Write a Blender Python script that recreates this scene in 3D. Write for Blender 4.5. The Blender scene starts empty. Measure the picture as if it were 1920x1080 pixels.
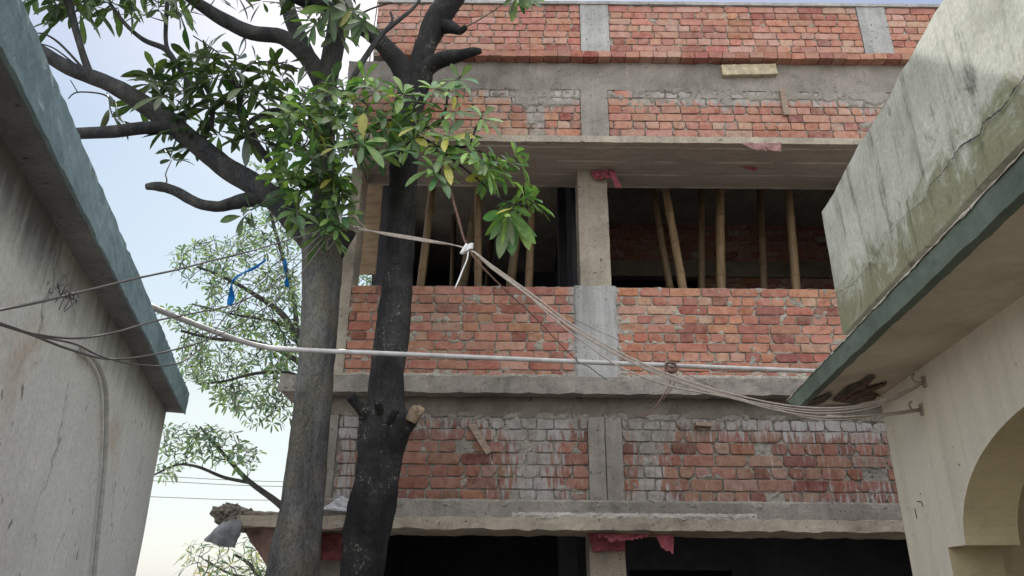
import bpy, math, random
from mathutils import Vector, Matrix, noise, Euler
random.seed(7)
rnd = random.random
def uni(a, b): return a + (b - a) * random.random()
def lerp(a, b, t): return a + (b - a) * t
def sstep(a, b, x):
    t = max(0.0, min(1.0, (x - a) / (b - a))); return t * t * (3 - 2 * t)
scene = bpy.context.scene
col = scene.collection

# ------------------------------------------------------------------ camera
F = 1387.0
EYE = Vector((0, 0, 1.6))
cam_d = bpy.data.cameras.new('camera'); cam = bpy.data.objects.new('camera', cam_d); col.objects.link(cam)
cam_d.sensor_width = 36.0; cam_d.lens = F / 1920 * 36.0; cam_d.clip_start = 0.05; cam_d.clip_end = 2000
R = (Euler((math.radians(90 + 22.25), 0, 0)).to_matrix() @ Matrix.Rotation(math.radians(0.5), 3, 'Z'))
cam.matrix_world = Matrix.Translation(EYE) @ R.to_4x4()
scene.camera = cam

def ray(px, py): return R @ Vector(((px - 960) / F, -(py - 540) / F, -1))
def atY(px, py, Y): d = ray(px, py); return EYE + d * (Y / d.y)
def atZ(px, py, z): d = ray(px, py); return EYE + d * ((z - EYE.z) / d.z)
def atX(px, py, X): d = ray(px, py); return EYE + d * (X / d.x)
def onplane(px, py, p0, n):
    d = ray(px, py); return EYE + d * ((p0 - EYE).dot(n) / d.dot(n))
def Z(py, Y, px=1000): return atY(px, py, Y).z
def X(px, py, Y): return atY(px, py, Y).x

# ------------------------------------------------------------------ materials
class NT:
    def __init__(s, name):
        s.m = bpy.data.materials.new(name); s.m.use_nodes = True
        s.t = s.m.node_tree; s.t.nodes.clear()
        s.out = s.n('ShaderNodeOutputMaterial')
    def n(s, typ, **kw):
        o = s.t.nodes.new(typ)
        for k, v in kw.items(): setattr(o, k, v)
        return o
    def l(s, a, b): s.t.links.new(a, b)
    def coord(s, scale=(1, 1, 1)):
        tc = s.n('ShaderNodeTexCoord'); mp = s.n('ShaderNodeMapping')
        mp.inputs['Scale'].default_value = scale
        s.l(tc.outputs['Object'], mp.inputs[0]); return mp.outputs[0]
    def noise(s, vec, scale, detail=6, rough=.6, dist=0.0):
        o = s.n('ShaderNodeTexNoise'); o.inputs['Scale'].default_value = scale
        o.inputs['Detail'].default_value = detail; o.inputs['Roughness'].default_value = rough
        o.inputs['Distortion'].default_value = dist
        s.l(vec, o.inputs['Vector']); return o.outputs['Fac']
    def ramp(s, fac, stops):
        o = s.n('ShaderNodeValToRGB'); e = o.color_ramp.elements
        while len(e) > 1: e.remove(e[0])
        e[0].position = stops[0][0]; e[0].color = tuple(stops[0][1]) + (1,) if not isinstance(stops[0][1], float) else (stops[0][1],) * 3 + (1,)
        for p, c in stops[1:]:
            k = e.new(p); k.color = tuple(c) + (1,) if not isinstance(c, float) else (c,) * 3 + (1,)
        s.l(fac, o.inputs[0]); return o.outputs[0]
    def math(s, op, a, b=None, clamp=False):
        o = s.n('ShaderNodeMath', operation=op); o.use_clamp = clamp
        for i, v in enumerate((a, b)):
            if v is None: continue
            if isinstance(v, (int, float)): o.inputs[i].default_value = v
            else: s.l(v, o.inputs[i])
        return o.outputs[0]
    def mix(s, fac, a, b, blend='MIX'):
        o = s.n('ShaderNodeMix', data_type='RGBA', blend_type=blend)
        for i, v in ((0, fac), (6, a), (7, b)):
            if isinstance(v, (int, float)): o.inputs[i].default_value = v
            elif isinstance(v, tuple): o.inputs[i].default_value = v + (1,) if len(v) == 3 else v
            else: s.l(v, o.inputs[i])
        return o.outputs[2]
    def attr(s, name): return s.n('ShaderNodeAttribute', attribute_name=name)
    def bsdf(s, colr, rough=.85, h=None, bump=.3, dist=.01, spec=.3):
        b = s.n('ShaderNodeBsdfPrincipled')
        if isinstance(colr, tuple): b.inputs['Base Color'].default_value = colr + (1,)
        else: s.l(colr, b.inputs['Base Color'])
        if isinstance(rough, float): b.inputs['Roughness'].default_value = rough
        else: s.l(rough, b.inputs['Roughness'])
        b.inputs['Specular IOR Level'].default_value = spec
        if h is not None:
            bp = s.n('ShaderNodeBump'); bp.inputs['Strength'].default_value = bump; bp.inputs['Distance'].default_value = dist
            s.l(h, bp.inputs['Height']); s.l(bp.outputs[0], b.inputs['Normal'])
        s.l(b.outputs[0], s.out.inputs[0]); return b

def concrete(name, c1, c2, c3=None, streak=.5, scale=3.0, bump=.5, stain=(.04, .04, .04), stain_amt=.35, speck=.5, tint=(1, 1, 1)):
    t = NT(name); v = t.coord(); vs = t.coord((7, 7, .55))
    a = t.noise(v, scale, 8, .65, .3); b = t.noise(vs, 2.2, 6, .6); f = t.noise(v, 60, 4, .7); g = t.noise(v, 9, 6, .7, .6); big = t.noise(v, .9, 5, .6, .5); pit = t.noise(v, 34, 2, .5)
    base = t.ramp(a, [(.3, c1), (.52, c2), (.72, c3 or tuple(min(1, x * 1.25) for x in c2))])
    base = t.mix(t.ramp(b, [(.42, 0.0), (.7, float(streak))]), base, tuple(min(1, x * 1.4) for x in c2))
    base = t.mix(t.ramp(g, [(.54, 0.0), (.72, float(stain_amt))]), base, stain)
    base = t.mix(1.0, base, t.ramp(big, [(.3, (.70, .68, .66)), (.5, (1., .98, .96)), (.7, (1.16, 1.15, 1.12))]), 'MULTIPLY')
    base = t.mix(1.0, base, t.ramp(f, [(.36, 1 - .38 * speck), (.5, 1.0), (.7, 1 + .12 * speck)]), 'MULTIPLY')
    if speck > .3: base = t.mix(t.ramp(pit, [(.68, 0.0), (.73, .7)]), base, (.05, .048, .045))
    base = t.mix(1.0, base, tint, 'MULTIPLY')
    h = t.math('ADD', t.math('MULTIPLY', f, .5), t.math('MULTIPLY', g, .9))
    h = t.math('SUBTRACT', h, t.ramp(pit, [(.66, 0.0), (.74, .8)]))
    t.bsdf(base, .92, h, bump, .012, .2); return t.m

def brick_mat(name, smear_bias=0.0, streaky=False, tone=1.0, mort=(.29, .275, .255), dust=.35):
    t = NT(name); v = t.coord(); a = t.attr('Col'); sm = t.attr('Smear')
    vs = t.coord((9, 9, 1.3)) if streaky else t.coord((2, 2, 2))
    n1 = t.noise(v, 16, 6, .65, .3); n2 = t.noise(v, 95, 4, .7); n3 = t.noise(vs, 4.0, 7, .68, .2); n4 = t.noise(v, 1.6, 4)
    base = t.mix(1.0, a.outputs['Color'], t.ramp(n1, [(.28, (.68, .64, .64)), (.5, (1., 1., 1.)), (.74, (1.15, 1.22, 1.22))]), 'MULTIPLY')
    base = t.mix(1.0, base, t.ramp(n2, [(.3, .6), (.5, 1.0), (.7, 1.15)]), 'MULTIPLY')
    dustm = t.ramp(t.math('ADD', t.math('MULTIPLY', n1, .5), t.math('MULTIPLY', n4, .5)), [(.44, 0.0), (.68, float(dust))])
    base = t.mix(dustm, base, (.46, .36, .31))
    k = t.math('ADD', n3, t.math('ADD', t.math('MULTIPLY', sm.outputs['Fac'], .55), smear_bias - .3))
    mask = t.ramp(k, [(.5, 0.0), (.60, .93)])
    mc = t.mix(t.ramp(n1, [(.35, 0.0), (.65, 1.0)]), tuple(x * .68 for x in mort), tuple(x * 1.35 for x in mort))
    mc = t.mix(t.ramp(n4, [(.42, 0.0), (.66, .85)]), mc, tuple(min(1, x * k) for x, k in zip(mort, (1.75, 1.82, 1.95))))
    base = t.mix(mask, base, mc)
    base = t.mix(1.0, base, (tone, tone, tone), 'MULTIPLY')
    h = t.math('ADD', t.math('MULTIPLY', n2, .45), t.math('MULTIPLY', n1, .8))
    t.bsdf(base, .93, h, .55, .008, .15); return t.m

def simple(name, c, rough=.6, var=.25, scale=20, bump=.2, spec=.4, stretch=(1, 1, 1), metal=0.0):
    t = NT(name); v = t.coord(stretch); a = t.noise(v, scale, 5, .65)
    base = t.mix(1.0, c, t.ramp(a, [(.3, 1 - var), (.7, 1 + var)]), 'MULTIPLY')
    b = t.bsdf(base, rough, a, bump, .004, spec); b.inputs['Metallic'].default_value = metal; return t.m

def cloth(name, c, transl=.35):
    t = NT(name); v = t.coord(); a = t.noise(v, 14, 6, .65, .5); w = t.noise(v, 180, 2)
    base = t.mix(1.0, c, t.ramp(a, [(.3, .55), (.7, 1.35)]), 'MULTIPLY')
    b = t.bsdf(base, .8, t.math('ADD', a, t.math('MULTIPLY', w, .3)), .4, .006, .2)
    tr = t.n('ShaderNodeBsdfTranslucent'); t.l(base, tr.inputs[0]); mx = t.n('ShaderNodeMixShader'); mx.inputs[0].default_value = transl
    t.l(b.outputs[0], mx.inputs[1]); t.l(tr.outputs[0], mx.inputs[2]); t.l(mx.outputs[0], t.out.inputs[0]); return t.m

def leaf_mat(name, transl=.25, tint=(1, 1, 1), rough=.38):
    t = NT(name); v = t.coord(); a = t.attr('Col'); n = t.noise(v, 30, 4)
    base = t.mix(1.0, a.outputs['Color'], t.ramp(n, [(.3, .75), (.7, 1.25)]), 'MULTIPLY')
    base = t.mix(1.0, base, tint, 'MULTIPLY')
    b = t.bsdf(base, rough, n, .15, .004, .5)
    tr = t.n('ShaderNodeBsdfTranslucent'); t.l(t.mix(1.0, base, (1.5, 1.9, .7), 'MULTIPLY'), tr.inputs[0]); mx = t.n('ShaderNodeMixShader'); mx.inputs[0].default_value = transl
    t.l(b.outputs[0], mx.inputs[1]); t.l(tr.outputs[0], mx.inputs[2]); t.l(mx.outputs[0], t.out.inputs[0]); return t.m

def bark(name, c1, c2, fleck, fleck_amt, lich=None):
    t = NT(name); v = t.coord((1, 1, .45)); v2 = t.coord()
    a = t.noise(v, 9, 8, .7, .6); f = t.noise(v, 75, 5, .75, .4); g = t.noise(v2, 38, 3, .8); p = t.noise(v2, 4, 4)
    base = t.mix(t.ramp(a, [(.35, 0.0), (.68, 1.0)]), c1, c2)
    if lich: base = t.mix(t.ramp(p, [(.45, 0.0), (.65, .65)]), base, lich)
    q = t.noise(t.coord((1, 1, .3)), 3.2, 7, .7, 1.0)
    base = t.mix(1.0, base, t.ramp(q, [(.32, .5), (.5, 1.0), (.68, 1.4)]), 'MULTIPLY')
    base = t.mix(1.0, base, t.ramp(f, [(.3, .35), (.5, 1.0), (.72, 1.4)]), 'MULTIPLY')
    base = t.mix(t.ramp(t.math('ADD', t.math('MULTIPLY', g, .7), t.math('MULTIPLY', p, .3)), [(.6, 0.0), (.66, float(fleck_amt))]), base, fleck)
    t.bsdf(base, .9, t.math('ADD', t.math('MULTIPLY', a, .8), t.math('MULTIPLY', f, .7)), .9, .018, .2); return t.m

def cracks(t, base, scale, colr, lo, hi, amt):
    v = t.coord(); d = t.n('ShaderNodeTexNoise'); d.inputs['Scale'].default_value = 3.0; d.inputs['Detail'].default_value = 6; t.l(v, d.inputs['Vector'])
    va = t.n('ShaderNodeVectorMath', operation='MULTIPLY_ADD'); t.l(d.outputs['Color'], va.inputs[0]); va.inputs[1].default_value = (.5, .5, .5); t.l(v, va.inputs[2])
    vo = t.n('ShaderNodeTexVoronoi', feature='DISTANCE_TO_EDGE'); vo.inputs['Scale'].default_value = scale; t.l(va.outputs[0], vo.inputs['Vector'])
    m = t.noise(v, 1.3, 3, .5)
    k = t.math('MULTIPLY', t.ramp(vo.outputs['Distance'], [(.0, 1.0), (.011, 0.0)]), t.ramp(m, [(lo, 0.0), (hi, float(amt))]))
    return t.mix(k, base, colr)
def left_plaster():
    t = NT('weathered grey plaster'); v = t.coord(); vs = t.coord((5, 5, .5))
    a = t.noise(v, 1.3, 6, .6, .3); b = t.noise(vs, 2.5, 6, .65); f = t.noise(v, 45, 4, .7); sp = t.noise(t.coord((2.4, 2.4, 1.7)), 9, 3, .6, .3); y = t.noise(v, 1.1, 5, .6, .8)
    base = t.ramp(a, [(.3, (.63, .645, .655)), (.5, (.73, .745, .75)), (.7, (.80, .81, .81))])
    gz = t.n('ShaderNodeSeparateXYZ'); t.l(t.coord(), gz.inputs[0])
    up = t.ramp(t.math('MULTIPLY', gz.outputs[2], .3), [(.45, 0.0), (.85, 1.0)])
    base = t.mix(t.math('MULTIPLY', up, .6), base, (.66, .65, .54))
    base = t.mix(t.ramp(b, [(.5, 0.0), (.75, .4)]), base, (.55, .54, .50))
    base = t.mix(t.math('MULTIPLY', up, t.ramp(y, [(.56, 0.0), (.66, .6)])), base, (.45, .28, .14))
    sm = t.attr('Smear')
    k = t.math('ADD', sm.outputs['Fac'], t.math('MULTIPLY', t.math('SUBTRACT', b, .5), .8))
    base = t.mix(t.ramp(k, [(.35, 0.0), (.95, .9)]), base, (.10, .10, .10))
    base = t.mix(t.ramp(sp, [(.665, 0.0), (.70, .7)]), base, (.09, .085, .08))
    base = t.mix(1.0, base, t.ramp(f, [(.3, .82), (.7, 1.1)]), 'MULTIPLY')
    pch = t.noise(v, .8, 2, .4, .2); base = t.mix(t.ramp(pch, [(.60, 0.0), (.615, .35)]), base, (.60, .585, .54))
    base = cracks(t, base, 1.1, (.16, .155, .15), .48, .6, .75)
    t.bsdf(base, .9, t.math('ADD', f, a), .3, .006, .2); return t.m

def right_cream():
    t = NT('cream wall paint'); v = t.coord(); a = t.noise(v, 1.6, 6, .6, .3); f = t.noise(v, 40, 5, .7); sp = t.noise(v, 14, 3, .5); vs = t.coord((6, 6, .5)); b = t.noise(vs, 2, 5)
    base = t.ramp(a, [(.3, (.68, .62, .51)), (.55, (.75, .69, .58)), (.75, (.78, .72, .62))])
    base = t.mix(t.ramp(b, [(.46, 0.0), (.8, .6)]), base, (.56, .51, .42))
    base = t.mix(t.ramp(sp, [(.72, 0.0), (.75, .45)]), base, (.2, .17, .13))
    base = t.mix(1.0, base, t.ramp(f, [(.3, .93), (.7, 1.05)]), 'MULTIPLY')
    base = cracks(t, base, .9, (.30, .26, .2), .54, .66, .6)
    t.bsdf(base, .8, t.math('ADD', t.math('MULTIPLY', f, .6), a), .22, .006, .25); return t.m

def mossy():
    t = NT('mossy weathered parapet'); v = t.coord(); vs = t.coord((5, 5, .8)); a = t.noise(v, 2.2, 8, .65, .5); b = t.noise(vs, 2.6, 8, .72, .4); f = t.noise(v, 50, 4, .7); k = t.noise(v, 5, 7, .75, 1.2)
    sm = t.attr('Smear')
    base = t.ramp(a, [(.28, (.38, .385, .325)), (.48, (.54, .545, .475)), (.68, (.66, .655, .585))])
    base = t.mix(t.ramp(b, [(.5, 0.0), (.68, .6)]), base, (.19, .195, .15))
    base = t.mix(t.ramp(t.math('ADD', k, t.math('MULTIPLY', sm.outputs['Fac'], .25)), [(.6, 0.0), (.76, .8)]), base, (.20, .20, .10))
    base = t.mix(t.ramp(t.math('ADD', b, t.math('MULTIPLY', k, .6)), [(.88, 0.0), (1.02, .6)]), base, (.07, .075, .065))
    base = t.mix(1.0, base, t.ramp(f, [(.3, .8), (.7, 1.12)]), 'MULTIPLY')
    t.bsdf(base, .9, t.math('ADD', t.math('MULTIPLY', f, .6), b), .45, .01, .2); return t.m

def formwork_soffit():
    t = NT('board marked soffit'); v = t.coord(); a = t.noise(t.coord((1, 6, 6)), 3, 6); f = t.noise(v, 50, 4)
    w = t.n('ShaderNodeTexWave', wave_type='BANDS', bands_direction='Y'); w.inputs['Scale'].default_value = 1.35; w.inputs['Distortion'].default_value = .5; w.inputs['Detail'].default_value = 1
    w.inputs['Detail Scale'].default_value = .6
    t.l(v, w.inputs[0])
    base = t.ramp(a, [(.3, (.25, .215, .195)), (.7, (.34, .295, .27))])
    ln = t.math('MULTIPLY', t.ramp(w.outputs['Fac'], [(.955, 0.0), (.995, 1.0)]), t.ramp(a, [(.4, 0.0), (.6, .8)]))
    base = t.mix(ln, base, (.55, .51, .46))
    base = t.mix(1.0, base, t.ramp(f, [(.3, .85), (.7, 1.1)]), 'MULTIPLY')
    t.bsdf(base, .9, f, .3, .006, .2); return t.m

def bamboo_mat():
    t = NT('dry bamboo'); v = t.coord((6, 6, .6)); a = t.noise(v, 5, 6, .6); at = t.attr('Col')
    base = t.mix(1.0, at.outputs['Color'], t.ramp(a, [(.3, .6), (.7, 1.25)]), 'MULTIPLY')
    t.bsdf(base, .6, a, .3, .004, .35); return t.m

def ground_mat():
    t = NT('pale dusty ground'); v = t.coord(); a = t.noise(v, .7, 8, .65); f = t.noise(v, 25, 6, .7)
    base = t.ramp(a, [(.3, (.26, .24, .20)), (.55, (.36, .33, .28)), (.75, (.42, .39, .34))])
    base = t.mix(1.0, base, t.ramp(f, [(.3, .75), (.7, 1.15)]), 'MULTIPLY')
    t.bsdf(base, .95, f, .5, .02, .1); return t.m

M = {}
M['conc'] = concrete('grey concrete', (0.288, 0.281, 0.269), (0.413, 0.400, 0.381), (0.537, 0.525, 0.500), .45, tint=(0.513, 0.491, 0.477))
M['conc_warm'] = concrete('dusty concrete', (0.325, 0.306, 0.275), (0.463, 0.438, 0.394), (0.600, 0.569, 0.512), .3, tint=(0.630, 0.594, 0.558))
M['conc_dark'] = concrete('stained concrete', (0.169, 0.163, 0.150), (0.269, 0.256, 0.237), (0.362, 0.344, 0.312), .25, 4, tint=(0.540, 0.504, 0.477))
M['cem'] = concrete('fresh cement render', (0.413, 0.419, 0.419), (0.525, 0.531, 0.525), (0.625, 0.625, 0.613), .7, 2.4, .45, (.2, .2, .2), .3, tint=(0.540, 0.544, 0.558))
M['interior'] = concrete('dim interior plaster', (.028, .028, .036), (.04, .04, .05), (.055, .055, .065), .2)  # room shade is put into this near-black plaster colour
M['soffit'] = formwork_soffit()
M['brick'] = brick_mat('red brick', .01, tone=.70)
M['brick_smeared'] = brick_mat('mortar smeared brick', .06, True, .66, (.315, .30, .285), .3)
M['brick_upper'] = brick_mat('pink dusty brick', .03, True, .74, (.30, .28, .26), .5)
M['brick_int'] = brick_mat('interior brick', .0, False, .42)  # tone lowered: the brick colour carries the shade of the rooms
M['mortar'] = concrete('mortar', (0.275, 0.269, 0.250), (0.400, 0.388, 0.362), (0.525, 0.512, 0.481), .2, 14, .9, (.1, .1, .095), .4, tint=(.78, .755, .72))
M['mortar_grey'] = concrete('grey mortar', (0.300, 0.294, 0.281), (0.413, 0.406, 0.388), (0.550, 0.544, 0.525), .4, 9, .9, (.12, .12, .115), .4, tint=(0.552, 0.529, 0.506))
M['left_plaster'] = left_plaster()
M['fascia_left'] = concrete('bluish roof edge render', (.16, .24, .27), (.21, .30, .335), (.27, .37, .40), .15, 3, .4, (.09, .12, .14), .4, speck=.2)  # blue of the haze is put into the render colour
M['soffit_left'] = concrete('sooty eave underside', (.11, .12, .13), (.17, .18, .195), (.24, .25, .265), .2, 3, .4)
M['cream'] = right_cream()
M['soffit_right'] = concrete('tan canopy soffit', (.42, .365, .295), (.50, .44, .36), (.56, .50, .41), .15, 2, .25, (.15, .125, .1), .25, speck=.2)
M['reveal'] = concrete('tan arch reveal', (0.388, 0.331, 0.213), (0.475, 0.413, 0.275), (0.537, 0.469, 0.325), .1, 2, .2, (.2, .17, .12), .2, speck=.2)
M['mossy'] = mossy()
M['green'] = concrete('faded green paint', (.10, .13, .108), (.13, .165, .138), (.165, .20, .172), .2, 4, .35, (.03, .05, .04), .4, speck=.2)
M['chip'] = concrete('chipped render edge', (.42, .39, .33), (.55, .51, .44), (.62, .58, .5), .1, 12, .7)
M['band'] = concrete('dirty cornice band', (0.200, 0.181, 0.150), (0.300, 0.275, 0.225), (0.400, 0.362, 0.300), .2, 6, .5)
M['bark_dark'] = bark('black bark', (.012, .012, .013), (.026, .025, .026), (.27, .27, .26), .75, (.042, .040, .039))
M['bark_grey'] = bark('grey brown bark', (.075, .078, .085), (.15, .145, .14), (.30, .30, .29), .4, (.125, .115, .08))  # darker tone tinted bluish, haze over the trunk put into the bark
M['bark_limb'] = bark('shaded limb bark', (.028, .03, .036), (.065, .064, .066), (.16, .16, .16), .3, (.06, .058, .05))  # darkened copy of the grey bark; backlit silhouette painted into the colour
M['bark_far'] = bark('distant bark', (.04, .04, .04), (.08, .075, .07), (.1, .1, .1), .2)
M['twig'] = simple('twig', (.09, .08, .065), .8, .3, 40)
M['wood_cut'] = simple('cut wood', (.20, .15, .10), .8, .3, 30)
M['leaf'] = leaf_mat('glossy leaf', .28)
M['leaf_far'] = leaf_mat('distant leaf', .3, (1.05, .86, 1.5), .6)  # distance haze is put into the pale leaf tint
M['bamboo'] = bamboo_mat()
M['plank'] = simple('weathered timber', (.23, .175, .14), .85, .45, 9, .5, .2, (1.5, 1.5, 12))
M['plank_pale'] = simple('cement caked timber', (.36, .31, .22), .9, .4, 14, .6, .2)
M['pipe'] = simple('pale plastic conduit', (.37, .36, .365), .45, .25, 12, .1, .5)
M['cable'] = simple('dusty beige cable', (.29, .25, .22), .6, .25, 40)
M['cable_dark'] = simple('grey cable', (.10, .095, .09), .6, .25, 40)
M['conduit'] = simple('grey conduit', (.42, .42, .41), .6, .25, 30)
M['rope'] = simple('brown coir rope', (.13, .075, .06), .9, .4, 90, .6)
M['white'] = simple('white plastic tie', (.62, .62, .64), .5, .1, 20)
M['red'] = cloth('faded red cloth', (.36, .10, .125))
M['pink'] = cloth('dusty pink sheet', (.36, .21, .20))
M['redtarp'] = cloth('red tarpaulin', (.22, .07, .07), .2)
M['browntarp'] = cloth('brown pink tarpaulin', (.27, .18, .155), .2)
M['sack'] = cloth('grey woven sack', (.20, .21, .23), .15)
M['sheet'] = cloth('pale plastic sheet', (.62, .63, .66), .3)
M['blue'] = cloth('blue plastic', (.02, .22, .55), .5)
M['rust'] = simple('rusty steel', (.16, .085, .05), .8, .4, 50)
M['iron'] = simple('painted iron hook', (.30, .27, .22), .6, .3, 40)
M['brown_board'] = simple('brown board', (.24, .17, .11), .8, .3, 6, .2, .2, (1, 1, 4))
M['dark'] = simple('dark debris', (.05, .045, .05), .9, .4, 30)
M['ground'] = ground_mat()
M['cavity'] = simple('dark broken cavity', (.10, .08, .068), .95, .6, 25, .8, .1)
M['crust'] = concrete('pale cement crust', (.33, .32, .31), (.44, .43, .42), (.54, .53, .51), .2, 14, .9, (.12, .115, .11), .5, tint=(.74, .72, .70))

# ------------------------------------------------------------------ mesh builder
class MB:
    def __init__(s): s.v = []; s.f = []; s.mi = []; s.c = []; s.sm = []
    def add(s, verts, faces, mi=0, c=(1, 1, 1), sm=0.0):
        o = len(s.v); s.v += [tuple(p) for p in verts]
        s.f += [tuple(i + o for i in f) for f in faces]; s.mi += [mi] * len(faces)
        s.c += (c if isinstance(c, list) else [c] * len(verts))
        s.sm += (sm if isinstance(sm, list) else [sm] * len(verts))
    def grid(s, fn, nu, nv, mi=0, c=(1, 1, 1), smf=None, flip=False):
        vs = []; sm = []
        for j in range(nv + 1):
            for i in range(nu + 1):
                p = fn(i / nu, j / nv); vs.append(p)
                sm.append(smf(p) if smf else 0.0)
        fs = []
        for j in range(nv):
            for i in range(nu):
                a = j * (nu + 1) + i; q = (a, a + 1, a + nu + 2, a + nu + 1)
                fs.append(q[::-1] if flip else q)
        s.add(vs, fs, mi, c, sm)
    def rbox(s, x0, x1, y0, y1, z0, z1, step=.06, amp=.006, fr=9.0, mi=0, frame=None, smf=None, maxn=140):
        """box of six grids displaced by one position based noise field, so edges stay shut"""
        T = frame or (lambda p: p)
        def d(p):
            p = Vector(p)
            n1 = noise.noise_vector(p * fr); n2 = noise.noise_vector(p * fr * 3.1)
            return T(p + n1 * amp + n2 * amp * .5)
        nx = max(1, min(maxn, int((x1 - x0) / step))); ny = max(1, min(maxn, int((y1 - y0) / step))); nz = max(1, min(maxn, int((z1 - z0) / step)))
        s.grid(lambda u, v: d((lerp(x0, x1, u), y0, lerp(z0, z1, v))), nx, nz, mi, smf=smf)
        s.grid(lambda u, v: d((lerp(x0, x1, u), y1, lerp(z0, z1, v))), nx, nz, mi, flip=True, smf=smf)
        s.grid(lambda u, v: d((lerp(x0, x1, u), lerp(y0, y1, v), z0)), nx, ny, mi, flip=True, smf=smf)
        s.grid(lambda u, v: d((lerp(x0, x1, u), lerp(y0, y1, v), z1)), nx, ny, mi, smf=smf)
        s.grid(lambda u, v: d((x0, lerp(y0, y1, u), lerp(z0, z1, v))), ny, nz, mi, flip=True, smf=smf)
        s.grid(lambda u, v: d((x1, lerp(y0, y1, u), lerp(z0, z1, v))), ny, nz, mi, smf=smf)
    def tube(s, pts, rad, seg=10, mi=0, c=(1, 1, 1), nz=0.0, sub=4, cap=True, fr=6.0, ridge=0.0):
        pts = [Vector(p) for p in pts]
        if not isinstance(rad, (list, tuple)): rad = [rad] * len(pts)
        P, Rr = spline(pts, rad, sub)
        vs = []; n = None
        for i, p in enumerate(P):
            t = (P[min(i + 1, len(P) - 1)] - P[max(i - 1, 0)])
            if t.length < 1e-9: t = Vector((0, 0, 1))
            t.normalize()
            if n is None:
                n = t.orthogonal().normalized()
            else:
                n = (n - t * n.dot(t)); n = n.normalized() if n.length > 1e-6 else t.orthogonal().normalized()
            b = t.cross(n)
            for k in range(seg):
                a = 2 * math.pi * k / seg
                dr = n * math.cos(a) + b * math.sin(a); r = Rr[i]
                if nz:
                    q = p + dr * r
                    r *= 1 + nz * (noise.noise(q * fr) + .6 * noise.noise(q * fr * 2.7))
                if ridge: r *= 1 + ridge * (noise.noise(Vector((math.cos(a) * 3.2, math.sin(a) * 3.2, p.z * 1.6))) + .7 * noise.noise(Vector((math.cos(a) * 7, math.sin(a) * 7, p.z * 4.5))))
                vs.append(p + dr * r)
        fs = []
        m = len(P)
        for i in range(m - 1):
            for k in range(seg):
                a = i * seg + k; b2 = i * seg + (k + 1) % seg
                fs.append((a, b2, b2 + seg, a + seg))
        if cap:
            fs.append(tuple(range(seg))[::-1]); fs.append(tuple(range((m - 1) * seg, m * seg)))
        s.add(vs, fs, mi, c)
    def build(s, name, mats, parent=None, smooth=False):
        me = bpy.data.meshes.new(name); me.from_pydata(s.v, [], s.f)
        for m in (mats if isinstance(mats, list) else [mats]): me.materials.append(m)
        me.polygons.foreach_set('material_index', s.mi)
        if smooth: me.polygons.foreach_set('use_smooth', [True] * len(s.f))
        a = me.attributes.new('Col', 'FLOAT_COLOR', 'POINT'); a.data.foreach_set('color', [x for c in s.c for x in (c[0], c[1], c[2], 1.0)])
        b = me.attributes.new('Smear', 'FLOAT', 'POINT'); b.data.foreach_set('value', s.sm)
        me.update()
        o = bpy.data.objects.new(name, me); col.objects.link(o)
        if parent is not None: o.parent = parent
        return o

def spline(P, rad, sub):
    if len(P) < 3 or sub <= 1:
        if sub <= 1: return P, list(rad)
    Q = []; Rr = []
    n = len(P)
    for i in range(n - 1):
        p0 = P[max(i - 1, 0)]; p1 = P[i]; p2 = P[i + 1]; p3 = P[min(i + 2, n - 1)]
        for k in range(sub):
            t = k / sub
            Q.append(.5 * ((2 * p1) + (p2 - p0) * t + (2 * p0 - 5 * p1 + 4 * p2 - p3) * t * t + (3 * p1 - p0 - 3 * p2 + p3) * t ** 3))
            Rr.append(lerp(rad[i], rad[i + 1], t))
    Q.append(P[-1]); Rr.append(rad[-1]); return Q, Rr

def tag(o, label=None, cat=None, group=None, kind=None):
    if label: o['label'] = label
    if cat: o['category'] = cat
    if group: o['group'] = group
    if kind: o['kind'] = kind
    return o
def empty(name, loc=(0, 0, 0)):
    o = bpy.data.objects.new(name, None); o.empty_display_size = .2; col.objects.link(o); return o

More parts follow.
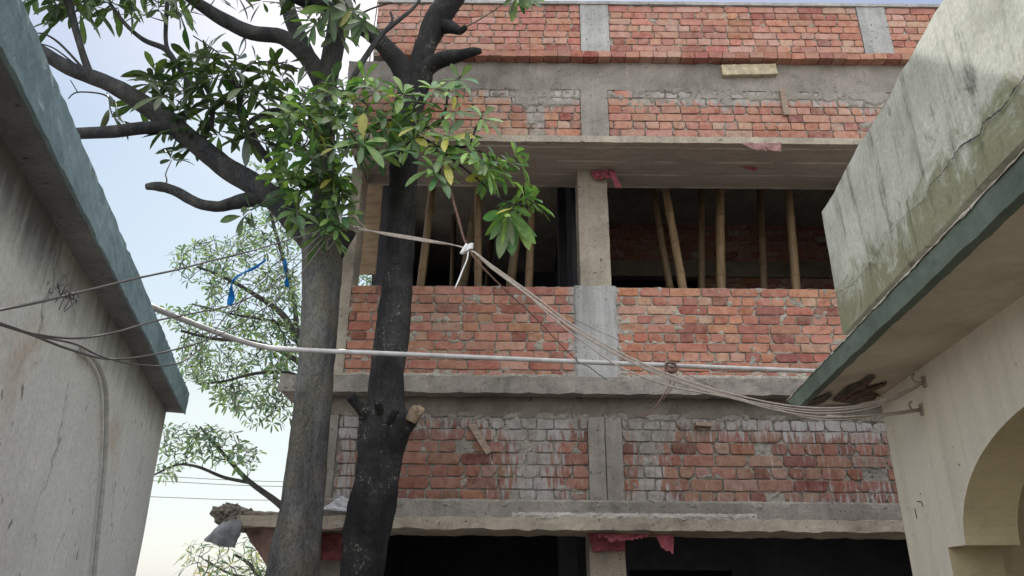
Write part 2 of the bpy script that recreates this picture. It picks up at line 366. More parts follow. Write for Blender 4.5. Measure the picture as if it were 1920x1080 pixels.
# ------------------------------------------------------------------ bricks
def brick_col():
    c = brick_col0(); g = (c[0] + c[1] + c[2]) / 3; k = uni(.10, .22); v = uni(.90, 1.06)
    return tuple(lerp(x, g, k) * v for x in c)
def brick_col0():
    k = rnd()
    if k < .45: c = (uni(.50, .60), uni(.215, .26), uni(.14, .18))
    elif k < .75: c = (uni(.44, .53), uni(.16, .20), uni(.11, .14))
    elif k < .9: c = (uni(.54, .6), uni(.29, .34), uni(.21, .25))
    else: c = (uni(.32, .40), uni(.11, .135), uni(.085, .105))
    return c
def brick_panel(x0, x1, z0, z1, Y, nc, first, sl, mats, parent, smear=None, gap=.0095, thick=.12, mdepth=.015, mraise=None, rough=1.0, name='brick_panel', tint=(1, 1, 1)):
    mb = MB(); cp = (z1 - z0) / nc; W = x1 - x0; miss = .035 if rough > .9 else 0
    for r in range(nc):
        zt = z1 - r * cp; zb = zt - cp
        S = (r % 2 == 0) == (first == 'S')
        L = sl if S else sl / 2
        x = x0 + (0 if S else 0) - uni(0, .06) - (sl * .25 if not S else 0)
        while x < x1 - .02:
            l = L * uni(.94, 1.06)
            if not S and rnd() < .08: l = L * 1.5
            if S and rnd() < .06: l = L * .55
            a = max(x, x0); b = min(x + l, x1); x += l
            if b - a < .035: continue
            if miss and rnd() < miss * .6 and x > x0 + .3: continue
            g = gap * uni(.6, 1.5); gz = gap * uni(.7, 1.3)
            xa, xb, za, zz = a + g / 2, b - g / 2, zb + gz / 2, zt - gz / 2
            tilt = uni(-.012, .012) * rough; off = uni(-.005, .005) * rough; tw = uni(-.02, .02) * rough; seed = Vector((uni(0, 90), uni(0, 90), uni(0, 90)))
            nu = max(3, int((xb - xa) / .03)); nv = 3
            cx = (xa + xb) / 2; cz = (za + zz) / 2
            col_ = tuple(c * t for c, t in zip(brick_col(), tint)); w2 = (xb - xa) / 2; h2 = (zz - za) / 2
            chip = [uni(0, 1) ** 3 * .02 * rough for _ in range(4)]
            vs = []; sm = []
            def pt(u, v, back):
                px = lerp(xa, xb, u); pz = lerp(za, zz, v)
                e = min(min(u, 1 - u) * 2 * w2, min(v, 1 - v) * 2 * h2)
                nn = noise.noise(Vector((px, pz, 0)) * 14 + seed); n2 = noise.noise(Vector((px, pz, 5)) * 40 + seed)
                # wobble of outline
                ox = noise.noise(Vector((pz * 22, 3, 1)) + seed) * .0035 * rough * (1 if u in (0, 1) else .5)
                oz = noise.noise(Vector((px * 14, 7, 1)) + seed) * .005 * rough
                ci = (0 if u < .5 else 1) + (0 if v < .5 else 2)
                cd = math.hypot(min(u, 1 - u) * 2 * w2, min(v, 1 - v) * 2 * h2)
                ch = max(0, 1 - cd / .03) * chip[ci]
                sx = (1 if u < .5 else -1) * ch; sz = (1 if v < .5 else -1) * ch * .7
                y = Y + off + (px - cx) * tw + .0035 * nn * rough + .002 * n2 * rough
                if e < .001: y += .0022
                y += ch * .5
                if back: y = Y + thick * .4
                pz2 = pz + oz + (px - cx) * tilt + sz
                return Vector((px + ox + sx, y, pz2))
            us = [0] + [.0 + .006 / (2 * w2)] + [i / nu for i in range(1, nu)] + [1 - .006 / (2 * w2)] + [1]
            vv = [0, .075, .5, .925, 1]
            for v in vv:
                for u in us: vs.append(pt(u, v, False))
            n_u = len(us); fs = []
            for j in range(len(vv) - 1):
                for i in range(n_u - 1):
                    q = j * n_u + i; fs.append((q, q + 1, q + n_u + 1, q + n_u))
            # skirt
            ring = [(i, 0) for i in range(n_u)] + [(n_u - 1, j) for j in range(1, len(vv))] + [(i, len(vv) - 1) for i in range(n_u - 2, -1, -1)] + [(0, j) for j in range(len(vv) - 2, 0, -1)]
            base = len(vs)
            for (i, j) in ring: p = vs[j * n_u + i].copy(); p.y = Y + thick * .4; vs.append(p)
            k = len(ring)
            for q in range(k):
                a1 = ring[q][1] * n_u + ring[q][0]; q2 = (q + 1) % k; a2 = ring[q2][1] * n_u + ring[q2][0]
                fs.append((a2, a1, base + q, base + q2))
            s_ = [(smear(p.x, p.z) if smear else 0.0) for p in vs]
            mb.add(vs, fs, 0, col_, s_)
    # mortar bed: a rough sheet just behind the brick faces, swelling over them where mortar was smeared
    st = .016
    nx = int(W / st); nz = int((z1 - z0) / st)
    def mp(u, v):
        px = lerp(x0, x1, u); pz = lerp(z0, z1, v)
        y = Y + mdepth - .006 * noise.noise(Vector((px, 2, pz)) * 18) - .006 * noise.noise(Vector((px, 9, pz)) * 55)
        kz = ((z1 - pz) / cp) % 1.0; bed = max(0, 1 - min(kz, 1 - kz) * cp / .012)
        k = .30 * bed * (.5 + noise.noise(Vector((px, 4, pz)) * 5)) + noise.noise(Vector((px * 1.0, 4, pz * 1.6)) * 6.5) + .5 * noise.noise(Vector((px, 4, pz)) * 21)
        y -= max(0, k - (.42 - (mraise(px, pz) if mraise else 0))) * .045
        return Vector((px, max(y, Y - .010 + .003 * noise.noise(Vector((px, 1, pz)) * 30)), pz))
    mb.grid(mp, nx, nz, 1)
    mb.add([(x0, Y + thick, z0), (x1, Y + thick, z0), (x1, Y + thick, z1), (x0, Y + thick, z1)], [(3, 2, 1, 0)], 1)
    # close the edges
    mb.add([(x0, Y + mdepth, z1), (x1, Y + mdepth, z1), (x1, Y + thick, z1), (x0, Y + thick, z1), (x0, Y + mdepth, z0), (x1, Y + mdepth, z0), (x1, Y + thick, z0), (x0, Y + thick, z0)],
           [(0, 1, 2, 3), (7, 6, 5, 4), (0, 3, 7, 4), (1, 5, 6, 2)], 1)
    return mb.build(name, mats, parent)

# ------------------------------------------------------------------ the unfinished building
YU, YM, YL = 5.62, 6.10, 6.00           # planes: upper overhang, middle wall, lower band
XR = 5.2; XL = -1.53; YB = 10.4
bld = empty('unfinished_building'); bld.location = (0, 0, 0)
tag(bld, 'unfinished red brick and concrete building with open upper floor, facing the viewer', 'building')
def part(name, mat, *boxes, step=.06, amp=.006, parent=bld, label=None, smooth=False):
    mb = MB()
    for b in boxes: mb.rbox(*b, step=step, amp=amp)
    o = mb.build(name, mat, parent, smooth)
    if label: o['label'] = label
    return o
zLipB, zLipT = Z(993, 5.9), Z(970, 5.9)
zBandT = Z(943, 5.98)
zLowB, zLowT = Z(942, YL), Z(783, YL)
zLedB, zLedT = Z(737, 5.85), Z(706, 5.85)
zMidB = Z(706, YM) - .03; zMidT = Z(537, YM)
zSof = Z(266, YU); zSofT = Z(255, YU)
zUpB, zUpT = zSofT, Z(168, YU)
zBeamT = Z(118, YU)
zParB = zBeamT + .066; zParT = Z(9, YU)
print('levels', zLipB, zLipT, zLowB, zLowT, zLedB, zLedT, zMidB, zMidT, zSof, zUpT, zBeamT, zParT)

# lower floor slab and lip
part('floor_slab', M['conc_warm'], (X(445, 965, 5.9), XR, 5.9, 6.62, zLipB, zLipT), amp=.013, step=.03, label='rough concrete slab edge over the ground floor')
part('plinth_band', M['conc'], (XL, XR, 5.975, 6.3, zLipT + .002, zLowB + .004), amp=.007, step=.045)
# lower brick band
cxa, cxb = X(1104, 860, YL), X(1168, 860, YL)
lx0 = X(628, 860, YL)
def sm_low(x, z):
    s = .24 + .12 * sstep(.8, 2.4, x)
    t = (z - zLowB) / (zLowT - zLowB)
    s += .35 * sstep(.62, 1.0, t) + .15 * sstep(.3, 0, t)
    g = lambda c, w: math.exp(-((x - c) / w) ** 2)
    s += .42 * g(X(1000, 850, YL), .28) + .45 * g(X(1215, 850, YL), .16) + .35 * g(X(650, 850, YL), .25) + .1 * g(X(1650, 810, YL), .3) * t - .18 * g(X(860, 870, YL), .3) * (1 - t) - .15 * g(X(1420, 870, YL), .5) * (1 - t)
    return s
MLOW = [M['brick_smeared'], M['mortar_grey']]
mr = lambda x, z: .02 + .38 * max(0, sm_low(x, z) - .3)
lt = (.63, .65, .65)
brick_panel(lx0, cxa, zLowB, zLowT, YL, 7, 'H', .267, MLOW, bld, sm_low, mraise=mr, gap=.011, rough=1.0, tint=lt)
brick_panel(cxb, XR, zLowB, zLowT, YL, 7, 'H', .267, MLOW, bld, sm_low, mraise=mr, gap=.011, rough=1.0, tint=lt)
part('column', M['conc'], (cxa, (cxa + cxb) / 2 - .004, YL - .012, YL + .2, zLowB + .01, zLowT + .006), (  (cxa + cxb) / 2 + .004, cxb, YL - .004, YL + .2, zLowB + .01, zLowT + .006), step=.035, amp=.004)
part('column', M['conc'], (XL, lx0, YL - .006, YL + .2, zLowB + .01, zLowT + .006), step=.04, amp=.004)
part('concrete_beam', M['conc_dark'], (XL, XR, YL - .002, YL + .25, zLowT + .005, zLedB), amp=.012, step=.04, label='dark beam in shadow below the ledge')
# ledge = first floor slab edge
part('ledge', M['conc'], (X(524, 715, 5.85), XR, 5.85, 6.5, zLedB, zLedT), amp=.013, step=.03, label='projecting floor slab ledge with ragged lower edge')
# middle wall
mxa, mxb = X(1080, 620, YM), X(1155, 620, YM)
mlx = X(651, 620, YM)
def sm_mid(x, z):
    g = lambda c, w: math.exp(-((x - c) / w) ** 2)
    t = (z - zMidB) / (zMidT - zMidB)
    return .20 + .5 * g(mxa, .09) + .55 * g(mxb, .07) + .3 * sstep(.12, 0, t) + .3 * g(mlx, .1)
MMID = [M['brick'], M['mortar']]
mm = lambda x, z: .21 + .35 * max(0, sm_mid(x, z) - .2)
brick_panel(mlx, mxa, zMidB, zMidT, YM, 10, 'S', .267, MMID, bld, sm_mid, gap=.0105, mraise=mm, rough=.75, tint=(1.0, .97, .93))
brick_panel(mxb, XR, zMidB, zMidT, YM, 10, 'S', .267, MMID, bld, sm_mid, gap=.0105, mraise=mm, rough=.75, tint=(1.0, .97, .93))
# columns: shaft above wall and the render strip in it
sxa, sxb = X(1086, 430, YM), X(1142, 430, YM)
part('column', M['conc_warm'], (sxa, sxb, YM + .01, YM + .28, zMidT - .02, zSof + .01), step=.03, amp=.004, label='bare concrete column standing between the two openings')
mb = MB()
def strip(u, v):
    z = lerp(zMidB, zMidT + .005, v)
    w = .02 * noise.noise(Vector((3, 1, z * 9))) + .012 * noise.noise(Vector((3, 5, z * 31)))
    w2 = .022 * noise.noise(Vector((8, 1, z * 9))) + .012 * noise.noise(Vector((8, 5, z * 31)))
    x = lerp(mxa - .02 + w, mxb + .02 + w2, u)
    e = min(u, 1 - u)
    y = YM - .016 + .022 * max(0, 1 - e / .06) + .003 * noise.noise(Vector((x * 60, 1, z * 4)))
    return Vector((x, y, z))
mb.grid(strip, 36, 60)
mb.rbox(mxa, mxb, YM + .008, YM + .2, zMidB, zMidT + .004, step=.05, amp=.002)
o = mb.build('cement_strip', M['cem'], bld); o['label'] = 'pale trowelled cement strip up the middle of the brick wall'
part('column', M['conc_warm'], (XL, mlx, YM - .006, YM + .28, zMidB, zSof + .01), step=.035, amp=.005, label='corner column behind the left tree trunk')
part('column', M['conc_warm'], (3.35, 3.63, YM + .01, YM + .28, zMidT - .02, zSof + .01), step=.05, amp=.004)
# overhang: soffit, lip, upper brick band, beam
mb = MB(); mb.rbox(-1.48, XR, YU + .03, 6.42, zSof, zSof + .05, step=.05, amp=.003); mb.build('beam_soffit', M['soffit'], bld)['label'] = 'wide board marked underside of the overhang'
part('sunshade_lip', M['conc_warm'], (-1.48, XR, YU - .012, YU + .03, zSof - .004, zSofT), step=.03, amp=.004)
uxa, uxb = X(1089, 210, YU), X(1140, 210, YU)
def sm_up(x, z):
    t = (z - zUpB) / (zUpT - zUpB)
    g = lambda c, w: math.exp(-((x - c) / w) ** 2)
    s = .12 + .8 * sstep(.45, .95, t) * (1 - .75 * g(X(1165, 210, YU), .1)) * (.55 + .45 * sstep(-.6, 1.2, x))
    s += .3 * g(X(1360, 210, YU), .07) + .35 * g(X(1010, 230, YU), .22) + .3 * g(X(1620, 200, YU), .16) + .25 * g(X(1000, 210, YU), .12)
    return s
MUP = [M['brick_upper'], M['mortar_grey']]
mu = lambda x, z: 1.25 * max(0, sm_up(x, z) - .22)
ut = (.95, .98, .98)
brick_panel(-1.47, uxa, zUpB, zUpT, YU, 6, 'H', .238, MUP, bld, sm_up, mraise=mu, rough=.7, tint=ut)
brick_panel(uxb, 3.5, zUpB, zUpT, YU, 6, 'H', .238, MUP, bld, sm_up, mraise=mu, rough=.7, tint=ut)
part('column', M['conc'], (uxa, uxb, YU - .010, YU + .2, zUpB, zUpT + .005), step=.03, amp=.005)
part('column', M['conc'], (3.5, XR, YU - .006, YU + .2, zUpB, zUpT + .005), step=.04, amp=.006)
part('concrete_beam', M['conc'], (X(652, 140, YU), XR, YU - .004, YU + .25, zUpT, zBeamT), step=.035, amp=.010, label='rough grey beam under the projecting brick course')
# projecting course of bricks on edge
mb = MB(); x = X(735, 105, 5.53)
while x < XR:
    w = .128 * uni(.93, 1.05)
    c = tuple(k * .95 for k in brick_col())
    a, b = x + .003, x + w - .004
    y0 = YU - .095 + uni(-.006, .006); dz = uni(-.004, .004)
    n0 = len(mb.v)
    mb.rbox(a, b, y0, YU + .1, zBeamT + .003 + dz, zBeamT + .067 + dz, step=.03, amp=.003, fr=16)
    mb.c[n0:] = [c] * (len(mb.v) - n0)
    x += w
o = mb.build('projecting_course', M['brick'], bld); o['label'] = 'row of bricks on edge sticking out under the parapet'
pxa, pxb = X(1088, 45, YU), X(1141, 45, YU); p2a, p2b = X(1612, 50, YU), X(1665, 50, YU)
MPA = [M['brick_upper'], M['mortar']]
pl = X(704, 60, YU)
sm_p = lambda x, z: .1 + .25 * math.exp(-((x - pxa) / .1) ** 2) + .25 * math.exp(-((x - p2a) / .1) ** 2)
pt_ = (1.02, 1.02, 1.03)
for a, b in ((pl, pxa), (pxb, p2a), (p2b, XR)):
    brick_panel(a, b, zParB, zParT, YU + .0, 8, 'S', .238, MPA, bld, sm_p, rough=.6, tint=pt_)
for a, b in ((pxa, pxb), (p2a, p2b)):
    part('column', M['cem'], (a, b, YU - .008, YU + .2, zParB - .01, zParT + .03), step=.04, amp=.004)
part('parapet_coping', M['cem'], (pl, XR, YU - .02, YU + .16, zParT + .001, zParT + .035), step=.05, amp=.004)
part('parapet_back', M['conc'], (pl + .01, XR - .01, YU + .125, YU + .2, zParB, zParT - .004), step=.2, amp=.002)
part('roof_slab', M['conc'], (-1.46, XR, YU + .24, YB, zBeamT - .15, zBeamT - .02), step=.3, amp=.004)
zCeil = zBeamT - .15
# interior of the upper floor
zFl = zLedT
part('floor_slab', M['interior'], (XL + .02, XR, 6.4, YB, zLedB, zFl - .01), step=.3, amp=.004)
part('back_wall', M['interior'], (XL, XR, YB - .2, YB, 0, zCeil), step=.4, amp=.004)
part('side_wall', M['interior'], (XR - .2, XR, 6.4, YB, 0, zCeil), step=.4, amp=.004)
# right room: brick partition with lintel and doorway
YW = 8.6
zl0, zl1 = Z(517, YW), Z(488, YW)
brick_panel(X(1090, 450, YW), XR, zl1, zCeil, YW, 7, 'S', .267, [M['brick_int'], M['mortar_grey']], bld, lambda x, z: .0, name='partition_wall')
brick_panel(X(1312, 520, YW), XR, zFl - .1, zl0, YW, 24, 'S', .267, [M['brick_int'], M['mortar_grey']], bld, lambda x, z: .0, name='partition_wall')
part('lintel', M['conc_dark'], (X(1090, 500, YW), XR, YW - .03, YW + .12, zl0, zl1), step=.06, amp=.005)
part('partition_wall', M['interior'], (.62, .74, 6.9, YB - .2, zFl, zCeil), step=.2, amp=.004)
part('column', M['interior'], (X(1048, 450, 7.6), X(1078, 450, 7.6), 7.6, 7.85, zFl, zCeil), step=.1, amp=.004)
# left side of upper floor: rear side wall, brown board facing out, open gap below it
part('side_wall', M['interior'], (XL, XL + .12, 8.5, YB, zFl, zCeil), (XL, XL + .12, 6.5, 8.5, zCeil - .25, zCeil), step=.2, amp=.004)
zb = atY(685, 514, 6.55).z
mb = MB(); mb.rbox(XL - .02, X(707, 480, 6.55), 6.54, 6.565, zb, zCeil - .05, step=.08, amp=.006)
mb.build('side_board', M['brown_board'], bld)['label'] = 'brown board closing the side of the left opening'
part('column', M['interior'], (X(699, 500, 7.2), X(722, 500, 7.2), 7.2, 7.4, zFl, zCeil), step=.1, amp=.004)
# ground floor
part('column', M['conc_warm'], (X(1106, 1050, 6.2), X(1173, 1050, 6.2), 6.2, 6.5, 0, zLipB + .01), step=.06, amp=.005, label='buff ground floor column below the red cloth')
part('column', M['interior'], (X(1048, 1050, 7.4), X(1082, 1050, 7.4), 7.4, 7.65, 0, zLedB), step=.1, amp=.005)
part('column', M['conc'], (XL, XL + .25, 6.25, 6.5, 0, zLipB + .01), step=.1, amp=.005)
part('ceiling_slab', M['interior'], (XL, XR, 6.6, YB, zLedB - .16, zLedB - .005), step=.3, amp=.004)
zdoor = Z(1066, 8.4)
part('partition_wall', M['interior'], (X(1372, 1060, 8.4), XR, 8.4, 8.55, 0, zLedB - .15), (.6, X(1180, 1060, 8.4), 8.4, 8.55, 0, zLedB - .15), (X(1180, 1060, 8.4), X(1372, 1060, 8.4), 8.4, 8.55, zdoor, zLedB - .15), step=.2, amp=.005)
part('side_wall', M['interior'], (XL, XL + .15, 6.9, YB, 0, zLedB - .16), step=.3, amp=.004)
def crust(x0, x1, z0, z1, Y, amp, mat, seed, cover=.1):
    mb = MB(); nx = int((x1 - x0) / .013); nz = max(4, int((z1 - z0) / .011))
    def f(u, v):
        x = lerp(x0, x1, u); z = lerp(z0, z1, v)
        k = noise.noise(Vector((x * 5, seed, z * 5))) + .8 * noise.noise(Vector((x * 19, seed, z * 17))) + .5 * noise.noise(Vector((x * 47, seed, z * 41)))
        e = min(v, 1 - v) * 2
        return Vector((x, Y + .012 - amp * max(-.4, k + cover) * min(1, e * 2.2) - .01 * min(1, e * 1.5), z + .008 * noise.noise(Vector((x * 23, seed + 4, z * 9)))))
    mb.grid(f, nx, nz); return mb.build('mortar_crust', mat, bld)
crust(XL, XR, zLowT - .03, zLowT + .05, YL, .022, M['mortar_grey'], 3)
crust(XL, XR, zLowB - .05, zLowB + .02, YL - .022, .016, M['mortar_grey'], 9)
crust(-1.4, XR, zUpT - .03, zUpT + .04, YU, .018, M['mortar_grey'], 15)
crust(X(960, 965, 5.9), X(1420, 965, 5.9), zLipT - .03, zLipT + .04, 5.91, .02, M['crust'], 21, .15)
crust(XL, XR, zMidB - .005, zMidB + .055, YM - .012, .014, M['mortar'], 27, .0)
# broken end of lower slab at left
mb = MB()
xa_, xb_ = X(398, 960, 5.95), X(462, 960, 5.95)
def heap(u, v):
    x = lerp(xa_, xb_, u); k = noise.noise(Vector((x * 19, 1, 1))) + .7 * noise.noise(Vector((x * 55, 1, 1)))
    top = zLipT + .012 + .075 * max(0, math.sin(math.pi * min(1, u * 1.15)) ** .6 + .55 * k) ; bot = zLipB + .075 * (1 - sstep(0, .35, u)) + .02 * noise.noise(Vector((x * 21, 5, 1)))
    z = lerp(bot, top, v); y = 5.93 + .03 * noise.noise(Vector((x * 17, 2, z * 17))) + .02 * noise.noise(Vector((x * 50, 2, z * 50)))
    return Vector((x + .02 * noise.noise(Vector((x * 9, 7, z * 22))), y, z))
mb.grid(heap, 44, 18)
mb.grid(lambda u, v: heap(u, v) + Vector((0, .45, -.01)), 44, 18, flip=True)
mb.grid(lambda u, v: heap(u, 1) + Vector((0, .45 * v, .03 * noise.noise(Vector((u * 20, v * 9, 2))) * math.sin(math.pi * v))), 44, 10)
mb.grid(lambda u, v: heap(u, 0) + Vector((0, .45 * v, 0)), 44, 6, flip=True)
mb.grid(lambda u, v: heap(0, v) + Vector((0, .45 * u, 0)), 6, 18, flip=True)
mb.build('broken_slab_edge', M['conc_dark'], bld)['label'] = 'crumbled left end of the slab with rubble on it'
crust(X(450, 962, 5.95), XL + .1, zLipT - .02, zLipT + .03, 5.93, .02, M['conc_dark'], 33, .2)

# rebars at the parapet's left end
rb = MB()
for dx in (0, .03, .07):
    p = Vector((X(697, 60, YU) + dx - .02, YU + .1 + dx, zBeamT - .05)); rb.tube([p, p + Vector((.012, 0, .5)), p + Vector((.03 - dx, .01, 1.0))], .006, 6)
rb.build('reinforcing_bar', M['rust'], bld)

# ------------------------------------------------------------------ bamboo props
zf = zFl - .01
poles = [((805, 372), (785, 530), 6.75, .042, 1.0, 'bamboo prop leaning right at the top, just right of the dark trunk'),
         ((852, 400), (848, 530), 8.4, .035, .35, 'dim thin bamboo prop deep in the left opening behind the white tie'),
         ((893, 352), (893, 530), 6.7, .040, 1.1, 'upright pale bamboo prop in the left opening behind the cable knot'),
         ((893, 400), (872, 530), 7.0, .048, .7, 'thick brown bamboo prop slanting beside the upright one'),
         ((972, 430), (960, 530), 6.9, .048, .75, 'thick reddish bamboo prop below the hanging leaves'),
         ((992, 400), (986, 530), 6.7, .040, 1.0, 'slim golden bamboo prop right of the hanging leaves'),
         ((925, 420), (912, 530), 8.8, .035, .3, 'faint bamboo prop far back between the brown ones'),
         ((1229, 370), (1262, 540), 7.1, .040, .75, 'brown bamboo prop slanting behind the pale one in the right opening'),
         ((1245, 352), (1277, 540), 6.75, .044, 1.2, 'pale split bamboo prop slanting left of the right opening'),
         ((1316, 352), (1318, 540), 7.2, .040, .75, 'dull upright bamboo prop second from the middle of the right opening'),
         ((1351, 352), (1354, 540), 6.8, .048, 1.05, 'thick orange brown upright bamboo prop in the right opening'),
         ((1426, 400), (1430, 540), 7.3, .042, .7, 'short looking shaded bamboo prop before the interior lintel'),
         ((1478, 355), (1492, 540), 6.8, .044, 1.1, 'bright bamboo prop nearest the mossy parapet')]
for (a, b, Y, r, br, lab) in poles:
    A = atY(a[0], a[1], Y); B = atY(b[0], b[1], Y)
    d = (A - B).normalized()
    top = B + d * ((zCeil - B.z) / d.z); bot = B + d * ((zf - B.z) / d.z)
    mb = MB(); L = (top - bot).length; n = int(L / .16) ; pts = []; rr = []
    bow = Vector((uni(-.03, .03), uni(-.02, .02), 0))
    for i in range(n + 1):
        t = i / n; p = bot.lerp(top, t) + bow * math.sin(t * math.pi)
        q = r * lerp(1.08, .88, t)
        if i % 2 == 0 and 0 < i < n:
            pts += [p - d * .02, p, p + d * .02]; rr += [q, q * 1.16, q]
        else: pts.append(p); rr.append(q * .97)
    br *= .42; r *= .76; c = (.40 * br, .26 * br, .14 * br); r0 = r  # br dims the pole colour, painting in the shade of the rooms
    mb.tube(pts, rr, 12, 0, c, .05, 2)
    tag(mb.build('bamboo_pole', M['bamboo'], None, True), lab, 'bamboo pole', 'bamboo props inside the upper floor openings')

# ------------------------------------------------------------------ cloths, planks, bits on the facade
def sheet(name, corners, mat, label, cat, nu=16, nv=12, amp=.02, ragged=.25, fr=7, seed=0, group=None):
    """a crumpled sheet between four 3-d corners (tl, tr, br, bl), with a ragged lower edge"""
    tl, tr, br, bl = [Vector(c) for c in corners]
    nrm = (tr - tl).cross(bl - tl).normalized()
    mb = MB()
    def fn(u, v):
        rg = 1 - ragged * (.5 + .5 * noise.noise(Vector((u * 6, seed, 1))) + .5 * noise.noise(Vector((u * 17, seed, 4)))) * (1 if v > .5 else .0) * v
        p = tl.lerp(tr, u).lerp(bl.lerp(br, u), v * rg)
        k = noise.noise(Vector((u * 3 + seed, v * 2, seed)) * fr * .3) + .5 * noise.noise(Vector((u * 3 + seed, v * 1.5, 3)) * fr)
        fold = math.sin(u * 15 + 2 * v + seed) * .35
        return p + nrm * amp * (k + fold)
    mb.grid(fn, nu, nv)
    o = mb.build(name, mat, None, True); tag(o, label, cat, group)
    sd = o.modifiers.new('thickness', 'SOLIDIFY'); sd.thickness = .003
    return o
P = atY
sheet('red_cloth', (P(1107, 320, YM - .03), P(1150, 318, YM - .05), P(1146, 340, YM - .06), P(1118, 343, YM - .03)), M['red'], 'crumpled red cloth caught on top of the middle column', 'cloth', amp=.02, ragged=.5, seed=1)
sheet('red_cloth_strip', (P(1140, 318, YM - .07), P(1152, 320, YM - .06), P(1167, 356, YM - .09), P(1157, 357, YM - .09)), M['red'], 'narrow red cloth tail dangling off the middle column', 'cloth', 8, 10, .012, .2, seed=5)
sheet('pink_sheet', (P(1390, 268, YU - .02), P(1465, 268, YU - .02), P(1464, 290, YU - .03), P(1420, 286, YU - .03)), M['pink'], 'torn dusty pink sheet hanging from the overhang lip', 'plastic sheet', 20, 8, .008, .6, seed=2)
def scrap(px, py, w):
    p = atZ(px, py, zSof - .012); q = atZ(px + w, py + 2, zSof - .012); r_ = atZ(px + w * .9, py + 10, zSof - .03); s_ = atZ(px + w * .4, py + 5, zSof - .02)
    return (p, q, r_, s_)
sheet('pink_scrap', scrap(1390, 312, 30), M['red'], 'small red scrap stuck to the underside of the overhang', 'scrap', 8, 6, .006, .3, seed=8)
sheet('red_cloth', (P(1102, 1000, 6.15), P(1172, 1002, 6.15), P(1172, 1035, 6.16), P(1112, 1037, 6.16)), M['red'], 'bunched red cloth wrapped on the ground floor column head', 'cloth', 16, 10, .014, .15, seed=3)
mb = MB()
zc = zLipB - .004
def drape(u, v):
    a = P(1118, 1000, 5.99).lerp(P(1264, 1003, 5.99), u)
    low = 1006 + 9 * math.sin(u * 5) + 6 * noise.noise(Vector((u * 9, 3, 3))) + 42 * sstep(.7, .97, u) + 5 * noise.noise(Vector((u * 30, 3, 9)))
    b = P(lerp(1122, 1262, u), low, 5.97)
    p = a.lerp(b, v); p.y += .018 * math.sin(u * 22 + v) * v + .01 * noise.noise(Vector((u * 8, v * 4, 1)))
    return p
mb.grid(drape, 46, 8)
o = tag(mb.build('red_cloth', M['red'], None, True), 'long torn red cloth draped under the slab with a pointed tail', 'cloth'); o.modifiers.new('t', 'SOLIDIFY').thickness = .003
sheet('tarpaulin', (P(452, 985, 6.02), P(598, 987, 6.02), P(600, 1075, 6.1), P(508, 1075, 6.05)), M['browntarp'], 'brownish pink tarpaulin with slanting edge hanging left of the grey trunk', 'tarpaulin', 18, 12, .025, .1, seed=11)
sheet('tarpaulin', (P(596, 1000, 6.12), P(690, 1000, 6.12), P(690, 1056, 6.14), P(600, 1054, 6.12)), M['redtarp'], 'dark red tarpaulin hanging between the two trunks', 'tarpaulin', 14, 10, .02, .15, seed=13)
# grey sack hanging at broken slab end
mb = MB()
top = P(425, 975, 5.9); lowl = P(383, 1012, 5.86); lowr = P(437, 1030, 5.86); topr = P(455, 978, 5.9)
def sackf(u, v):
    a = 2 * math.pi * u
    c = ((top + topr) / 2).lerp((lowl + lowr) / 2, v)
    w = lerp((topr - top).length / 2, (lowr - lowl).length / 2 * 1.02, v ** .8)
    ax = (topr - top).lerp(lowr - lowl, v).normalized()
    p = c + ax * math.cos(a) * w + Vector((0, 1, 0)) * math.sin(a) * (.06 + .03 * math.sin(v * 3))
    k = noise.noise_vector(p * 11) * .022 + noise.noise_vector(p * 30) * .008
    return p + k
mb.grid(sackf, 30, 12)
mb.add([sackf(i / 30, 1) for i in range(30)], [tuple(range(30))])
tag(mb.build('cement_sack', M['sack'], None, True), 'grey woven sack hanging from the crumbled slab end', 'sack')
sheet('plastic_sheet', (P(603, 955, 5.93), P(640, 930, 5.95), P(672, 945, 5.93), P(668, 962, 5.91)), M['sheet'], 'pale plastic sheet lying on the slab between the trunks', 'plastic sheet', 16, 10, .014, .1, seed=21)
def plank(a, b, w, th, mat, label, Y, name='wood_offcut', w_dir=None):
    A = P(a[0], a[1], Y); B = P(b[0], b[1], Y); d = B - A; L = d.length; d.normalize(); yv = Vector((0, 1, 0)); s_ = d.cross(yv).normalized()
    mb = MB(); T = lambda p: A + d * p.x + yv * p.y + s_ * p.z
    mb.rbox(0, L, -th, .002, -w / 2, w / 2, step=.02, amp=.004, fr=22, frame=T)
    return tag(mb.build(name, mat), label, 'wood offcut')
plank((1352, 136), (1454, 134), .115, .04, M['plank_pale'], 'pale cement caked board stuck flat on the upper beam', YU - .008)
plank((1466, 170), (1474, 217), .055, .02, M['plank'], 'short upright brown batten on the upper brick band', YU - .008)
plank((883, 794), (917, 850), .055, .022, M['plank'], 'slanting brown batten nailed across the lower brick band', YL - .015)
plank((1301, 797), (1332, 799), .03, .07, M['plank'], 'small flat wood piece jutting from the lower brick band', YL - .004)

